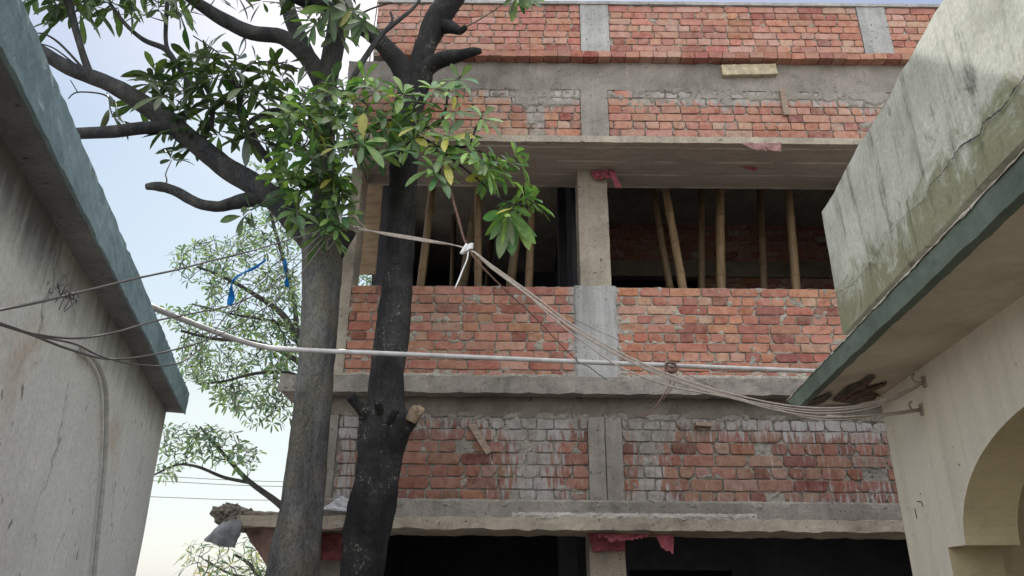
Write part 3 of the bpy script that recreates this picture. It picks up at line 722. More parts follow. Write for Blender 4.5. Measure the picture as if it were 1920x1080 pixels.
# ------------------------------------------------------------------ right house
dR = Vector((math.sin(math.radians(6.85)), math.cos(math.radians(6.85)), 0)); nR = Vector((dR.y, -dR.x, 0))
ZC = 2.70                                # canopy underside
oR = atZ(1650, 744, ZC); oR.z = 0
def FR(p): return oR + dR * p.x + nR * p.y + Vector((0, 0, p.z))
def sR(px, py):
    q = onplane(px, py, oR, nR); return (q - oR).dot(dR), q.z
tipP = atZ(1498, 761, ZC); tipS = (tipP - oR).dot(dR); tipN = (tipP - oR).dot(nR)
ft = (onplane(1560, 667, tipP, nR)).z; tipT = (onplane(1477, 749, tipP, nR) - oR).dot(dR)
print('canopy tip', tipS, tipN, 'fascia top z', ft)
rh = empty('arched_house'); tag(rh, 'cream house with green edged canopy, mossy parapet and an arch on the right', 'house')
arch_px = [(1811, 1022), (1817, 963), (1827, 901), (1846, 827), (1873, 761), (1920, 695)]
asz = [sR(*p) for p in arch_px]; print('arch', asz, 'jamb', sR(1784, 1060))
zs = asz[0][1]; s0 = asz[0][0]; sj = sR(1781, 1045)[0]
# ellipse through springing and the last measured point
best = None
for i in range(400):
    c = s0 - .3 - i * .005; aa = s0 - c
    err = 0; hs = []
    for (s_, z_) in asz[1:]:
        k = 1 - ((s_ - c) / aa) ** 2
        if k <= 0: err += 9; continue
        hs.append((z_ - zs) / math.sqrt(k))
    if not hs: continue
    m = sum(hs) / len(hs); err += sum((h - m) ** 2 for h in hs)
    if best is None or err < best[0]: best = (err, c, aa, m)
_, ac, aa, ah = best; print('arch fit', best)
ah = min(ah, ZC - zs - .1)
TW = .24
mb = MB(); NA = 40
arc = [(ac + aa * math.cos(math.pi * i / NA), zs + ah * math.sin(math.pi * i / NA)) for i in range(NA + 1)]
# far pier (below springing), spandrel strips, near pier
S_END = -7.0; s1 = ac - aa; sj2 = 2 * ac - sj
def wq(y, flip):
    vs = []; fs = []
    # spandrel: from arc up to canopy
    for (s_, z_) in arc: vs.append(FR(Vector((s_, y, z_)))); vs.append(FR(Vector((s_, y, ZC + .02))))
    for i in range(NA): fs.append((2 * i, 2 * i + 1, 2 * i + 3, 2 * i + 2))
    mb.add(vs, [f if flip else f[::-1] for f in fs])
    for quad in (((0, 0), (sj, 0), (sj, zs), (0, zs)), ((0, zs), (s0, zs), (s0, ZC + .02), (0, ZC + .02)), ((sj2, 0), (S_END, 0), (S_END, zs), (sj2, zs)), ((s1, zs), (S_END, zs), (S_END, ZC + .02), (s1, ZC + .02))):
        n = 1
        mb.add([FR(Vector((a, y, b))) for a, b in quad], [(0, 1, 2, 3) if flip else (3, 2, 1, 0)])
wq(0, True); wq(TW, False)
mb.add([FR(Vector((0, 0, 0))), FR(Vector((0, TW, 0))), FR(Vector((0, TW, ZC + .02))), FR(Vector((0, 0, ZC + .02)))], [(3, 2, 1, 0)])
awall = mb.build('arched_wall', M['cream'], rh)
mb = MB(); vs = []
NW = 6
mb.grid(lambda u, v: FR(Vector((ac + (aa) * math.cos(math.pi * u), lerp(0, TW, v), zs + ah * math.sin(math.pi * u)))), NA, NW)
for a, b in ((s0, sj), (s1, sj2)):
    mb.add([FR(Vector((a, 0, zs))), FR(Vector((b, 0, zs))), FR(Vector((b, TW, zs))), FR(Vector((a, TW, zs)))], [(0, 1, 2, 3)])
    mb.add([FR(Vector((b, 0, 0))), FR(Vector((b, TW, 0))), FR(Vector((b, TW, zs))), FR(Vector((b, 0, zs)))], [(0, 1, 2, 3)])
mb.build('arch_reveal', M['reveal'], awall, False)
def rpart(name, mat, *b, step=.08, amp=.004, smf=None, label=None, fr=9.0, par=None, frame=None):
    mb = MB()
    for q in b: mb.rbox(*q, step=step, amp=amp, frame=frame or FR, smf=smf, fr=fr)
    o = mb.build(name, mat, par or rh)
    if label: o['label'] = label
    return o
rpart('porch_wall', M['reveal'], (-7, 0.0, 2.2, 2.35, 0, ZC), step=.3)
rpart('porch_wall', M['reveal'], (-.12, -.01, TW + .002, 2.2, 0, ZC), step=.3)
canopy = rpart('canopy_slab', M['soffit_right'], (S_END, tipS - .03, tipN + .03, 3.0, ZC, ft - .04), step=.09, amp=.003, fr=5)
o = rpart('canopy_fascia', M['green'], (S_END, tipS, tipN - .012, tipN + .03, ZC - .012, ft - .004), step=.03, amp=.004, frame=lambda p: FR(p + Vector((max(0, 1 - (tipS - p.x) / .3) * (tipT - tipS) * max(0, min(1, (p.z - ZC) / (ft - ZC))), 0, 0))), label='faded green canopy edge', par=canopy); 
# chipped pale edge on top of the fascia
mb = MB()
def chipf(u, v):
    s_ = lerp(S_END, tipT - .01, u)
    w = .005 + .013 * max(0, noise.noise(Vector((s_ * 6, 1, 1))) + .6 * noise.noise(Vector((s_ * 19, 1, 5))) + .15)
    return FR(Vector((s_, tipN - .0165 - .004 * noise.noise(Vector((s_ * 25, v, 0))), ft + .004 - w * v)))
mb.grid(chipf, 420, 2)
mb.add([FR(Vector((S_END, tipN - .017, ft + .004))), FR(Vector((tipT - .01, tipN - .017, ft + .004))), FR(Vector((tipS, tipN + .1, ft + .006))), FR(Vector((S_END, tipN + .1, ft + .006)))], [(3, 2, 1, 0)])
mb.build('chipped_edge', M['chip'], canopy)
# parapet: find its plane from bottom corner
pz0 = ft + .07
pc = atZ(1580, 628, pz0); pS, pN = (pc - oR).dot(dR), (pc - oR).dot(nR)
pt2 = onplane(1537, 405, pc, nR); pz1 = pt2.z
print('parapet', pS, pN, pz0, pz1)
rpart('cornice_band', M['band'], (S_END, pS - .03, pN + .03, 3.0, ft - .03, pz0 + .01), step=.06, amp=.004)
mb = MB()
def ptop(s_): return pz1 + .02 * noise.noise(Vector((s_ * 2.5, 0, 0))) + .013 * noise.noise(Vector((s_ * 9, 0, 3)))
smp = lambda p: 1.2 * sstep(pz0 + .45, pz0, p.z)
def para(u, v):
    s_ = lerp(S_END, pS, u); z_ = lerp(pz0, ptop(s_), v)
    q = Vector((s_, pN + .006 * noise.noise(Vector((s_, z_, 0)) * 3), z_)); return FR(q)
mb.grid(para, 150, 20, smf=smp)
mb.grid(lambda u, v: FR(Vector((lerp(S_END, pS, u), lerp(pN, pN + .12, v), ptop(lerp(S_END, pS, u))))), 150, 2)
mb.grid(lambda u, v: FR(Vector((pS, lerp(pN, pN + 2.5, u), lerp(pz0, ptop(pS), v)))), 10, 10, smf=smp)
mb.grid(lambda u, v: FR(Vector((lerp(S_END, pS, u), lerp(pN, pN + .12, v), pz0))), 100, 2)
mb.grid(lambda u, v: FR(Vector((lerp(S_END, pS - .1, u), pN + .12, lerp(pz0, ptop(lerp(S_END, pS, u)) , v)))), 100, 4)
pob = mb.build('parapet', M['mossy'], rh); pob['label'] = 'mossy streaked parapet with dark cracks'
ck = [(1548, 560), (1575, 545), (1600, 528), (1625, 510), (1640, 486), (1660, 452), (1680, 430), (1704, 404), (1730, 376), (1752, 346), (1770, 326), (1795, 290), (1815, 268), (1835, 258), (1849, 232), (1872, 212), (1897, 184), (1940, 130)]
mb = MB(); cp_ = [onplane(x + uni(-5, 5), y + uni(-5, 5), pc - nR * .001, nR) for x, y in ck]
wd_ = [.0010] * 8 + [.0014, .0016, .002, .0026, .0034, .0036, .0032, .003, .0025, .0025]
Q_, W_ = spline(cp_, wd_, 10); vs_ = []
for k, (q_, w_) in enumerate(zip(Q_, W_)):
    jg = Vector((0, 0, .010 * noise.noise(Vector((k * .31, 2, 2))) + .005 * noise.noise(Vector((k * .9, 5, 2))))); w_ *= max(.25, 1 + 1.3 * noise.noise(Vector((k * .47, 8, 1))))
    vs_ += [q_ - nR * .007 + jg - Vector((0, 0, w_)), q_ - nR * .007 + jg + Vector((0, 0, w_))]
mb.add(vs_, [(2 * k, 2 * k + 1, 2 * k + 3, 2 * k + 2) for k in range(len(Q_) - 1)])
mb.build('crack', M['dark'], pob)['label'] = 'dark crack with black mould'
# spalled patch at canopy end: flat sheet, the recess's shade put into its dark colour
patch = [(1560, 752), (1575, 738), (1590, 725), (1612, 718), (1628, 706), (1643, 704), (1634, 716), (1622, 722), (1626, 728), (1645, 722), (1664, 716), (1660, 724), (1636, 734), (1622, 742), (1648, 741), (1640, 750), (1600, 758)]
mb = MB(); pv = [atZ(x, y, ZC - .012) for x, y in patch]
ctr = sum(pv, Vector()) / len(pv); ctr.z = ZC - .009
mb.add([ctr] + pv, [(0, i + 1, (i + 1) % len(pv) + 1) for i in range(len(pv))])
patch2 = [(1500, 760), (1520, 752), (1556, 738), (1562, 741), (1545, 755), (1525, 761)]
mb.add([atZ(x, y, ZC - .012) for x, y in patch2], [tuple(range(len(patch2)))])
o = mb.build('spalled_patch', M['cavity'], canopy); o['label'] = 'broken dark patch in the canopy underside'
mb = MB()
for a, b in (((1572, 752), (1640, 708)), ((1585, 750), (1662, 718)), ((1575, 742), (1650, 742))):
    mb.tube([atZ(a[0], a[1], ZC - .014), atZ((a[0] + b[0]) / 2, (a[1] + b[1]) / 2, ZC - .026), atZ(b[0], b[1], ZC - .014)], .0045, 6)
mb.build('reinforcing_bar', M['rust'], canopy)
# paint scratches
for a, b in (((1719, 940), (1729, 942)), ((1715, 953), (1719, 972)), ((1728, 944), (1731, 950)), ((1725, 925), (1726, 927)), ((1797, 870), (1799, 873))):
    p = onplane(a[0], a[1], oR - nR * .003, nR); q = onplane(b[0], b[1], oR - nR * .003, nR); mb = MB(); mb.tube([p, (p + q) / 2 + Vector((0, 0, .002)), q], .0022, 5)
    mb.build('scratch', M['dark'], awall)

# ------------------------------------------------------------------ left house
aL = math.radians(-16.5); dL = Vector((math.sin(aL), math.cos(aL), 0)); mL = Vector((dL.y, -dL.x, 0))
ZE = 2.75
oL = atZ(312, 770, ZE); oL.z = 0
fc = atZ(348, 776, ZE); fS, fN = (fc - oL).dot(dL), (fc - oL).dot(mL)
fT = onplane(352, 730, fc, mL).z
print('left house', oL, fS, fN, fT)
def FL(p): return oL + dL * p.x + mL * p.y + Vector((0, 0, p.z))
lh = empty('plastered_house'); tag(lh, 'low grey plastered house with a bluish roof edge on the left', 'house')
mb = MB(); LE = -6.0
sml = lambda p: sstep(.42, .02, ZE - p.z) * (.75 + .25 * sstep(-1.5, -3.5, (p - oL).dot(dL)))
mb.grid(lambda u, v: FL(Vector((lerp(LE, 0, u), .006 * noise.noise(Vector((u * 14, v * 5, 0))), lerp(0, ZE + .02, v)))), 120, 60, smf=sml)
mb.grid(lambda u, v: FL(Vector((0, lerp(0, -3.5, u), lerp(0, ZE + .02, v)))), 20, 20, smf=sml)
mb.build('plastered_wall', M['left_plaster'], lh)
def lpart(name, mat, *b, step=.06, amp=.004, label=None, fr=9):
    mb = MB()
    for q in b: mb.rbox(*q, step=step, amp=amp, frame=FL, fr=fr)
    o = mb.build(name, mat, lh)
    if label: o['label'] = label
    return o
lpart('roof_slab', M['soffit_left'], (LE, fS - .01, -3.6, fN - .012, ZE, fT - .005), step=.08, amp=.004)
lpart('roof_fascia', M['fascia_left'], (LE, fS, fN - .012, fN, ZE - .004, fT), step=.03, amp=.0055, label='bluish rough rendered roof edge', fr=26)
# conduit on the wall
def onL(px, py, off=.02): return onplane(px, py, oL + mL * off, mL)
mb = MB()
cpts = [(153, 652), (158, 660), (172, 668), (186, 688), (196, 718), (200, 760), (198, 850), (191, 930), (183, 1010), (174, 1100), (166, 1180)]
mb.tube([onL(*p) for p in cpts], .0105, 10, sub=5)
tag(mb.build('wall_conduit', M['conduit'], None, True), 'grey conduit curving down the left plastered wall', 'conduit')

# ------------------------------------------------------------------ trees
def leafmesh(mb, base, d, up, L, W, c, droop=.15, fold=.25):
    d = d.normalized(); s_ = d.cross(up)
    if s_.length < 1e-4: s_ = d.orthogonal()
    s_.normalize(); n = s_.cross(d).normalized()
    T = (0, .1, .3, .52, .74, .9, 1.0); Wd = (.06, .2, .62, .95, .98, .6, .04)
    cu = uni(-.12, .2)
    vs = []
    for t, w in zip(T, Wd):
        p = base + d * (L * t) - Vector((0, 0, 1)) * (droop * L * t * t) + n * cu * L * t * (1 - t)
        h = W * .5 * w
        vs += [p - s_ * h + n * fold * h, p, p + s_ * h + n * fold * h]
    fs = []
    for i in range(len(T) - 1):
        a = 3 * i; fs += [(a, a + 1, a + 4, a + 3), (a + 1, a + 2, a + 5, a + 4)]
    cc = []
    for i in range(len(T)):
        for k in range(3): cc.append(tuple(x * (1.3 if k == 1 else 1.0) for x in c))
    mb.add(vs, fs, 0, cc)
def leaf_colour(bright=1.0, yellow=.05):
    k = rnd()
    if k < yellow * .6: return (.19 * bright, .18 * bright, .045 * bright)
    if k < .25: return (.075 * bright, .125 * bright, .04 * bright)
    if k < .4: return (.11 * bright, .165 * bright, .05 * bright)
    return (uni(.035, .06) * bright, uni(.07, .095) * bright, uni(.03, .042) * bright)
def whorl(mb, p, axis, n, L, bright=1.0, yellow=.05, hang=0.0, slim=.3):
    axis = axis.normalized(); u = axis.orthogonal().normalized(); v = axis.cross(u); ph = uni(0, 6.3); sc_ = uni(.62, 1.12)
    for i in range(n):
        a = ph + 2 * math.pi * i / n + uni(-.25, .25); e = uni(-.15, .75)
        d = (u * math.cos(a) + v * math.sin(a)) * math.cos(e) + axis * math.sin(e) - Vector((0, 0, hang))
        d.normalize()
        l = L * uni(.72, 1.12) * sc_
        up = axis + Vector((uni(-.3, .3), uni(-.3, .3), uni(0, .4))) + Vector((uni(-.3, .3), uni(-.3, .3), 0))
        b = p + d * .012
        leafmesh(mb, b, d, up, l, l * uni(slim * .85, slim * 1.15), leaf_colour(bright, yellow), droop=uni(.0, .45), fold=uni(.1, .5))
class Tree:
    def __init__(s): s.nodes = []; s.twigs = MB(); s.leaves = MB(); s.wood = MB()
    def limb(s, pts, rad, seg=14, nz=.09, mi=1):
        s.wood.tube(pts, rad, seg, mi, (1, 1, 1), nz, 9 if seg > 30 else 5, True, ridge=.055 if seg > 30 else .03)
        q, r = spline([Vector(p) for p in pts], rad, 5); s.nodes += q
    def grow(s, W, r=.0045, maxlen=None):
        """join every whorl point to the nearest wood, making twigs; returns list of (point, axis)"""
        out = []; W = [Vector(w) for w in W]
        while W:
            best = None
            for i, w in enumerate(W):
                for n in s.nodes[::2] if len(s.nodes) > 600 else s.nodes:
                    d = (n - w).length_squared
                    if best is None or d < best[0]: best = (d, i, n)
            _, i, n = best; w = W.pop(i); L = (w - n).length
            mid = n.lerp(w, .5) + Vector((uni(-1, 1), uni(-1, 1), uni(-.4, 1.))) * L * .12
            q3 = n.lerp(w, .25) + Vector((uni(-1, 1), uni(-1, 1), uni(-1, 1))) * L * .04
            s.twigs.tube([n, q3, mid, w], [r * 1.5, r * 1.3, r, r * .7], 5, 0, sub=3)
            s.nodes += [mid, w.lerp(mid, .3)]
            out.append((w, (w - mid).normalized() if L > .01 else Vector((0, 0, 1))))
        return out
def crown(t, leaf, twig, parent):
    L = t.leaves; n = len(L.v)
    L.v += t.twigs.v; L.f += [tuple(i + n for i in f) for f in t.twigs.f]; L.mi += [1] * len(t.twigs.f); L.c += t.twigs.c; L.sm += t.twigs.sm
    return L.build('crown', [leaf, twig], parent, True)
def inpoly(x, y, poly):
    c = False; j = len(poly) - 1
    for i in range(len(poly)):
        xi, yi = poly[i]; xj, yj = poly[j]
        if (yi > y) != (yj > y) and x < (xj - xi) * (y - yi) / (yj - yi) + xi: c = not c
        j = i
    return c
def scatter(poly, n, Y0, Y1, mind=0):
    xs = [p[0] for p in poly]; ys = [p[1] for p in poly]; out = []; px = []
    tries = 0
    while len(out) < n and tries < n * 60:
        tries += 1
        x, y = uni(min(xs), max(xs)), uni(min(ys), max(ys))
        if not inpoly(x, y, poly): continue
        if mind and any((x - a) ** 2 + (y - b) ** 2 < mind * mind for a, b in px): continue
        px.append((x, y)); out.append(P(x, y, uni(Y0, Y1)))
    return out
def wpx(w, py, Y):   # radius in metres of a trunk w px wide
    d = P(960, py, Y) - EYE; return w / 2 / F * (d.dot(R @ Vector((0, 0, -1))))
def limb_px(t, spec, seg=14, nz=.09):
    t.limb([P(x, y, Y) for x, y, w, Y in spec], [wpx(w * .9, y, Y) for x, y, w, Y in spec], seg, nz)

# --- grey trunk tree (left)
A = Tree()
YT = 5.2
base = P(548, 1080, YT); b0 = Vector((base.x - .03, YT, -.05))
pts = [b0, Vector((base.x - .02, YT, .7)), base] + [P(x, y, YT) for x, y, w in ((566, 950, 76), (582, 800, 72), (594, 680, 66), (600, 580, 66), (604, 500, 72), (606, 440, 84))]
rad = [.28, .2, wpx(98, 1080, YT)] + [wpx(w, y, YT) for x, y, w in ((566, 950, 78), (582, 800, 72), (594, 680, 66), (600, 580, 66), (604, 500, 72), (606, 440, 84))]
A.limb(pts, rad, 44, .06, 0)
limb_px(A, [(606, 450, 80, YT), (612, 380, 58, YT), (606, 290, 50, YT), (606, 190, 46, YT), (622, 110, 42, YT), (638, 20, 40, YT - .05), (650, -60, 36, YT - .1)], 16)
limb_px(A, [(604, 470, 66, YT), (565, 425, 56, YT), (505, 365, 50, YT - .05), (430, 318, 46, YT - .1), (370, 272, 42, YT - .15), (300, 215, 44, YT - .2), (210, 160, 34, YT - .3), (130, 128, 30, YT - .4), (60, 85, 27, YT - .5), (-10, 40, 22, YT - .6)], 16)
limb_px(A, [(335, 240, 30, YT - .17), (270, 240, 27, YT - .3), (200, 248, 25, YT - .4), (110, 252, 24, YT - .5), (40, 258, 20, YT - .6)])
limb_px(A, [(490, 370, 36, YT - .03), (445, 378, 30, YT - .1), (410, 387, 24, YT - .15), (370, 380, 22, YT - .2), (325, 357, 20, YT - .25), (300, 350, 22, YT - .27), (274, 350, 13, YT - .28)], nz=.16)
limb_px(A, [(608, 160, 44, YT), (575, 105, 36, YT - .05), (530, 70, 32, YT - .1), (475, 62, 32, YT - .15), (425, 40, 30, YT - .2), (380, 12, 26, YT - .25), (330, -25, 22, YT - .3)])
limb_px(A, [(580, 110, 32, YT - .05), (556, 58, 32, YT), (540, 15, 30, YT + .05), (530, -40, 28, YT + .1)])
limb_px(A, [(558, 418, 26, YT), (530, 345, 19, YT - .05), (503, 300, 16, YT - .1), (475, 262, 15, YT - .15), (460, 235, 14, YT - .2), (448, 205, 12, YT - .25), (452, 170, 9, YT - .25), (430, 150, 7, YT - .3)])
limb_px(A, [(460, 235, 12, YT - .2), (480, 222, 11, YT - .2), (505, 207, 9, YT - .22), (535, 205, 7, YT - .2)])
limb_px(A, [(168, 138, 18, YT - .35), (155, 100, 14, YT - .38), (142, 55, 15, YT - .4), (130, 10, 17, YT - .45), (122, -30, 15, YT - .5)], 10)
limb_px(A, [(330, 120, 12, YT - .25), (310, 92, 12, YT - .3), (270, 75, 10, YT - .35), (235, 45, 8, YT - .4), (205, 5, 7, YT - .45)], 8)
limb_px(A, [(360, 190, 9, YT - .2), (350, 150, 9, YT - .22), (330, 118, 12, YT - .25), (312, 85, 9, YT - .25), (312, 30, 9, YT - .25), (316, -20, 8, YT - .3)], 8)
limb_px(A, [(395, 240, 14, YT - .12), (398, 190, 10, YT - .2), (375, 150, 7, YT - .25), (350, 120, 5, YT - .3)], 8)
for sp in ([(160, 133, 6, YT - .36), (110, 80, 5, YT - .4), (75, 62, 3, YT - .42), (55, 75, 2.5, YT - .44)], [(140, 120, 4, YT - .38), (100, 90, 3, YT - .42), (60, 78, 2.5, YT - .45), (50, 70, 2, YT - .45)], [(215, 190, 4, YT - .3), (190, 176, 3.5, YT - .3), (145, 173, 3, YT - .33), (128, 185, 2, YT - .35)], [(145, 172, 2.5, YT - .33), (132, 150, 2, YT - .35)],
           [(450, 165, 5, YT - .25), (455, 130, 4, YT - .3), (480, 117, 4, YT - .3), (520, 118, 3, YT - .3), (570, 132, 3, YT - .3), (590, 140, 2, YT - .3)], [(440, 155, 4, YT - .3), (415, 105, 3, YT - .35), (362, 67, 2.5, YT - .35)]):
    limb_px(A, sp, 6, .02)
YT2 = 5.0
limb_px(A, [(608, 280, 16, YT), (632, 230, 14, YT - .1), (652, 175, 13, YT - .25), (668, 135, 12, YT2 - .15), (690, 100, 12, YT2 - .15), (715, 65, 12, YT2 - .15), (745, 40, 9, YT2 - .15), (775, 15, 7, YT2 - .15), (790, -5, 6, YT2 - .15)], 8, .05)
limb_px(A, [(715, 65, 8, YT2 - .15), (735, 40, 6, YT2 - .15), (732, 22, 5, YT2 - .15)], 8, .05)
# cut stub at the fork, right
limb_px(A, [(622, 470, 60, YT), (640, 448, 46, YT - .02), (655, 428, 36, YT - .05)], 12)
skyW = scatter([(238, 150), (300, 112), (380, 88), (450, 95), (530, 100), (560, 150), (560, 250), (500, 280), (420, 265), (350, 280), (300, 235), (255, 210)], 56, YT - .55, YT + .1, 18)
skyW += [P(x, y, YT - .3) for x, y in ((105, 42), (288, 146), (322, 300), (205, 205), (220, 225), (480, 240), (150, 20), (300, 5), (335, 20), (210, 5), (405, -5), (460, 255))]
topW = scatter([(180, -60), (230, -20), (470, 5), (560, 20), (620, 40), (640, -60)], 17, YT - .5, YT + .1, 25)
topW += scatter([(560, -20), (600, 60), (640, 70), (640, -20)], 6, YT - .5, YT - .2, 20)
topW += scatter([(55, -40), (60, 10), (330, 35), (340, -30)], 24, YT - .6, YT - .35, 25)
midW = scatter([(500, 240), (560, 180), (640, 140), (665, 200), (700, 290), (650, 345), (560, 350), (515, 335), (505, 290)], 46, YT - .8, YT - .25, 13)
midW += scatter([(540, 330), (640, 330), (660, 420), (630, 450), (560, 430)], 24, YT - .6, YT - .35, 16)
lowW = [P(x, y, YT - .35) for x, y in ((455, 405), (470, 395), (590, 330), (560, 390))]
for (w, ax) in A.grow(skyW): whorl(A.leaves, w, ax * .5 + Vector((uni(-.5, .5), uni(-.6, .2), .6)), random.randint(5, 8), .265, .42, .0, .2, .25)  # low brightness paints the silhouette against the sky into the leaf colour
for (w, ax) in A.grow(topW): whorl(A.leaves, w, ax * .6 + Vector((uni(-.4, .4), uni(-.5, .2), .5)), random.randint(5, 8), .26, .5, .02, .3, .26)
for (w, ax) in A.grow(midW): whorl(A.leaves, w, ax * .4 + Vector((uni(-.5, .5), uni(-.9, .1), .5)), random.randint(5, 8), .20, 1.15, .04, .2, .32)
for (w, ax) in A.grow(lowW): whorl(A.leaves, w, ax * .5 + Vector((uni(-.5, .5), -.5, .2)), random.randint(4, 6), .19, .7, .04, .4, .34)
tA = empty('tree'); tag(tA, 'grey trunked tree with limbs spreading left over the plastered house', 'tree')
A.wood.build('trunk', [M['bark_grey'], M['bark_limb']], tA, True); crown(A, M['leaf'], M['twig'], tA)

# --- black trunk tree (right)
B = Tree(); YT2 = 5.0
spec = [(678, 1080, 78), (688, 1000, 88), (706, 900, 82), (716, 830, 90), (724, 790, 100), (724, 755, 72), (728, 690, 63), (738, 600, 64), (748, 500, 52), (754, 400, 52), (757, 320, 51), (760, 240, 52), (772, 175, 56), (783, 140, 62)]
bb = P(678, 1080, YT2)
B.limb([Vector((bb.x - .06, YT2, -.05)), Vector((bb.x - .04, YT2, .7))] + [P(x, y, YT2) for x, y, w in spec], [.24, .18] + [wpx(w, y, YT2) for x, y, w in spec], 44, .09, 0)
limb_px(B, [(776, 175, 50, YT2), (787, 130, 46, YT2), (800, 80, 45, YT2), (822, 35, 52, YT2), (848, -8, 54, YT2 - .02), (880, -60, 50, YT2 - .05)], 18)
limb_px(B, [(768, 165, 50, YT2), (750, 122, 42, YT2), (722, 88, 36, YT2), (695, 62, 34, YT2), (660, 40, 32, YT2 - .02), (620, 18, 30, YT2 - .05), (570, 2, 26, YT2 - .1), (520, -25, 22, YT2 - .15)], 16)
limb_px(B, [(782, 150, 40, YT2), (806, 124, 36, YT2 - .05), (832, 110, 32, YT2 - .1), (862, 104, 26, YT2 - .15), (884, 98, 20, YT2 - .18), (902, 96, 12, YT2 - .2)], 12, .14)
limb_px(B, [(826, 48, 34, YT2), (848, 52, 26, YT2 - .05), (862, 58, 18, YT2 - .1), (874, 50, 10, YT2 - .12)], 10, .2)
limb_px(B, [(716, 815, 36, YT2 - .02), (694, 785, 30, YT2 - .1), (672, 760, 24, YT2 - .18), (657, 742, 22, YT2 - .22)], 12)
limb_px(B, [(718, 800, 26, YT2 - .08), (712, 775, 19, YT2 - .16), (708, 752, 19, YT2 - .26)], 10)
limb_px(B, [(716, 805, 24, YT2 - .1), (730, 788, 18, YT2 - .17), (744, 766, 17, YT2 - .26)], 10)
limb_px(B, [(745, 815, 44, YT2 - .03), (764, 795, 34, YT2 - .06), (778, 778, 26, YT2 - .08)], 12)
limb_px(B, [(668, 30, 5, YT2 - .15), (700, 15, 4, YT2 - .15), (735, 5, 3, YT2 - .15)], 6, .05)
# pale cut ends
mbc = MB()
def cutdisc(px, py, Y, r, mb, dv):
    p = P(px, py, Y); dv = Vector(dv).normalized(); u = dv.orthogonal().normalized(); v = dv.cross(u)
    vs = [p + dv * .004] + [p + (u * math.cos(a) + v * math.sin(a)) * r * uni(.8, 1.1) + dv * uni(-.01, .015) for a in [i * .524 for i in range(12)]]
    mb.add(vs, [(0, i + 1, (i + 1) % 12 + 1) for i in range(12)])
limbC = [(770, 790, 22, YT2 - .12), (776, 778, 24, YT2 - .13), (783, 768, 24, YT2 - .14)]
mbc.tube([P(x, y, Y) for x, y, w, Y in limbC], [wpx(w, y, Y) for x, y, w, Y in limbC], 10, 0, nz=.15)
for k in range(5): cutdisc(783 + uni(-4, 6), 768 + uni(-4, 4), YT2 - .16, .03, mbc, (uni(-.3, .5), -.8, .5))
# front leaf cluster and twigs
tw = [[(770, 250, 8, YT2 - .2), (800, 265, 7, YT2 - .3), (822, 290, 6, YT2 - .38), (824, 330, 6, YT2 - .4)],
      [(800, 262, 5, YT2 - .3), (850, 300, 4, YT2 - .4), (900, 340, 4, YT2 - .42), (940, 375, 4, YT2 - .45), (985, 385, 3, YT2 - .45)],
      [(790, 270, 6, YT2 - .3), (850, 275, 5, YT2 - .35), (878, 272, 5, YT2 - .4), (892, 240, 4, YT2 - .4), (905, 215, 3, YT2 - .4)],
      [(775, 240, 6, YT2 - .2), (820, 235, 5, YT2 - .3), (836, 200, 5, YT2 - .35), (842, 165, 5, YT2 - .35), (866, 142, 4, YT2 - .35)],
      [(878, 272, 4, YT2 - .4), (910, 290, 4, YT2 - .42), (935, 315, 4, YT2 - .45)],
      [(760, 235, 6, YT2 - .2), (735, 225, 5, YT2 - .3), (700, 235, 4, YT2 - .35), (660, 250, 4, YT2 - .4)]]
for s_ in tw: limb_px(B, s_, 6, .03)
def fw(lst): return [P(x, y, YT2 - uni(.3, .52)) for x, y in lst]
frontW = fw([(822, 328), (808, 318), (832, 300), (818, 275), (850, 285), (838, 258), (800, 235), (862, 262), (880, 285), (905, 305), (915, 318), (930, 300), (940, 322), (955, 305), (965, 290), (978, 312), (925, 330), (900, 332), (895, 245), (905, 222), (850, 210), (842, 172), (862, 150), (815, 168), (985, 372), (1000, 380), (968, 380), (985, 395)])
rmidW = scatter([(640, 170), (700, 130), (765, 165), (800, 200), (790, 270), (740, 300), (680, 300), (650, 250)], 28, YT2 - .6, YT2 - .25, 15)
hangW = fw([(962, 392), (950, 398)])
topB = [P(x, y, YT2 - .3) for x, y in ((970, -10), (985, -5), (620, 15), (680, 40), (660, 20), (590, 40))]
for (w, ax) in B.grow(frontW): whorl(B.leaves, w, ax * .5 + Vector((uni(-.4, .6), uni(-.9, -.1), .45)), random.randint(6, 9), .175, 2.0, .06, .12, .34)  # raised brightness paints skylight on the front cluster into the leaf colour
for (w, ax) in B.grow(rmidW): whorl(B.leaves, w, ax * .4 + Vector((uni(-.5, .5), uni(-.9, .1), .5)), random.randint(5, 8), .19, 1.5, .08, .2, .33)
for (w, ax) in B.grow(hangW): whorl(B.leaves, w, Vector((0, -.3, -.6)), 7, .25, 2.0, .1, .8, .34)
for (w, ax) in B.grow(topB): whorl(B.leaves, w, Vector((uni(-.3, .3), -.4, -.2)), 8, .25, .95, .15, .9, .26)
tB = empty('tree'); tag(tB, 'black barked tree with lopped branch stubs in front of the brick wall', 'tree')
B.wood.build('trunk', [M['bark_dark'], M['bark_dark']], tB, True); crown(B, M['leaf'], M['twig'], tB)
o = mbc.build('lopped_stub', M['wood_cut'], tB, True); o['label'] = 'pale freshly cut stub'

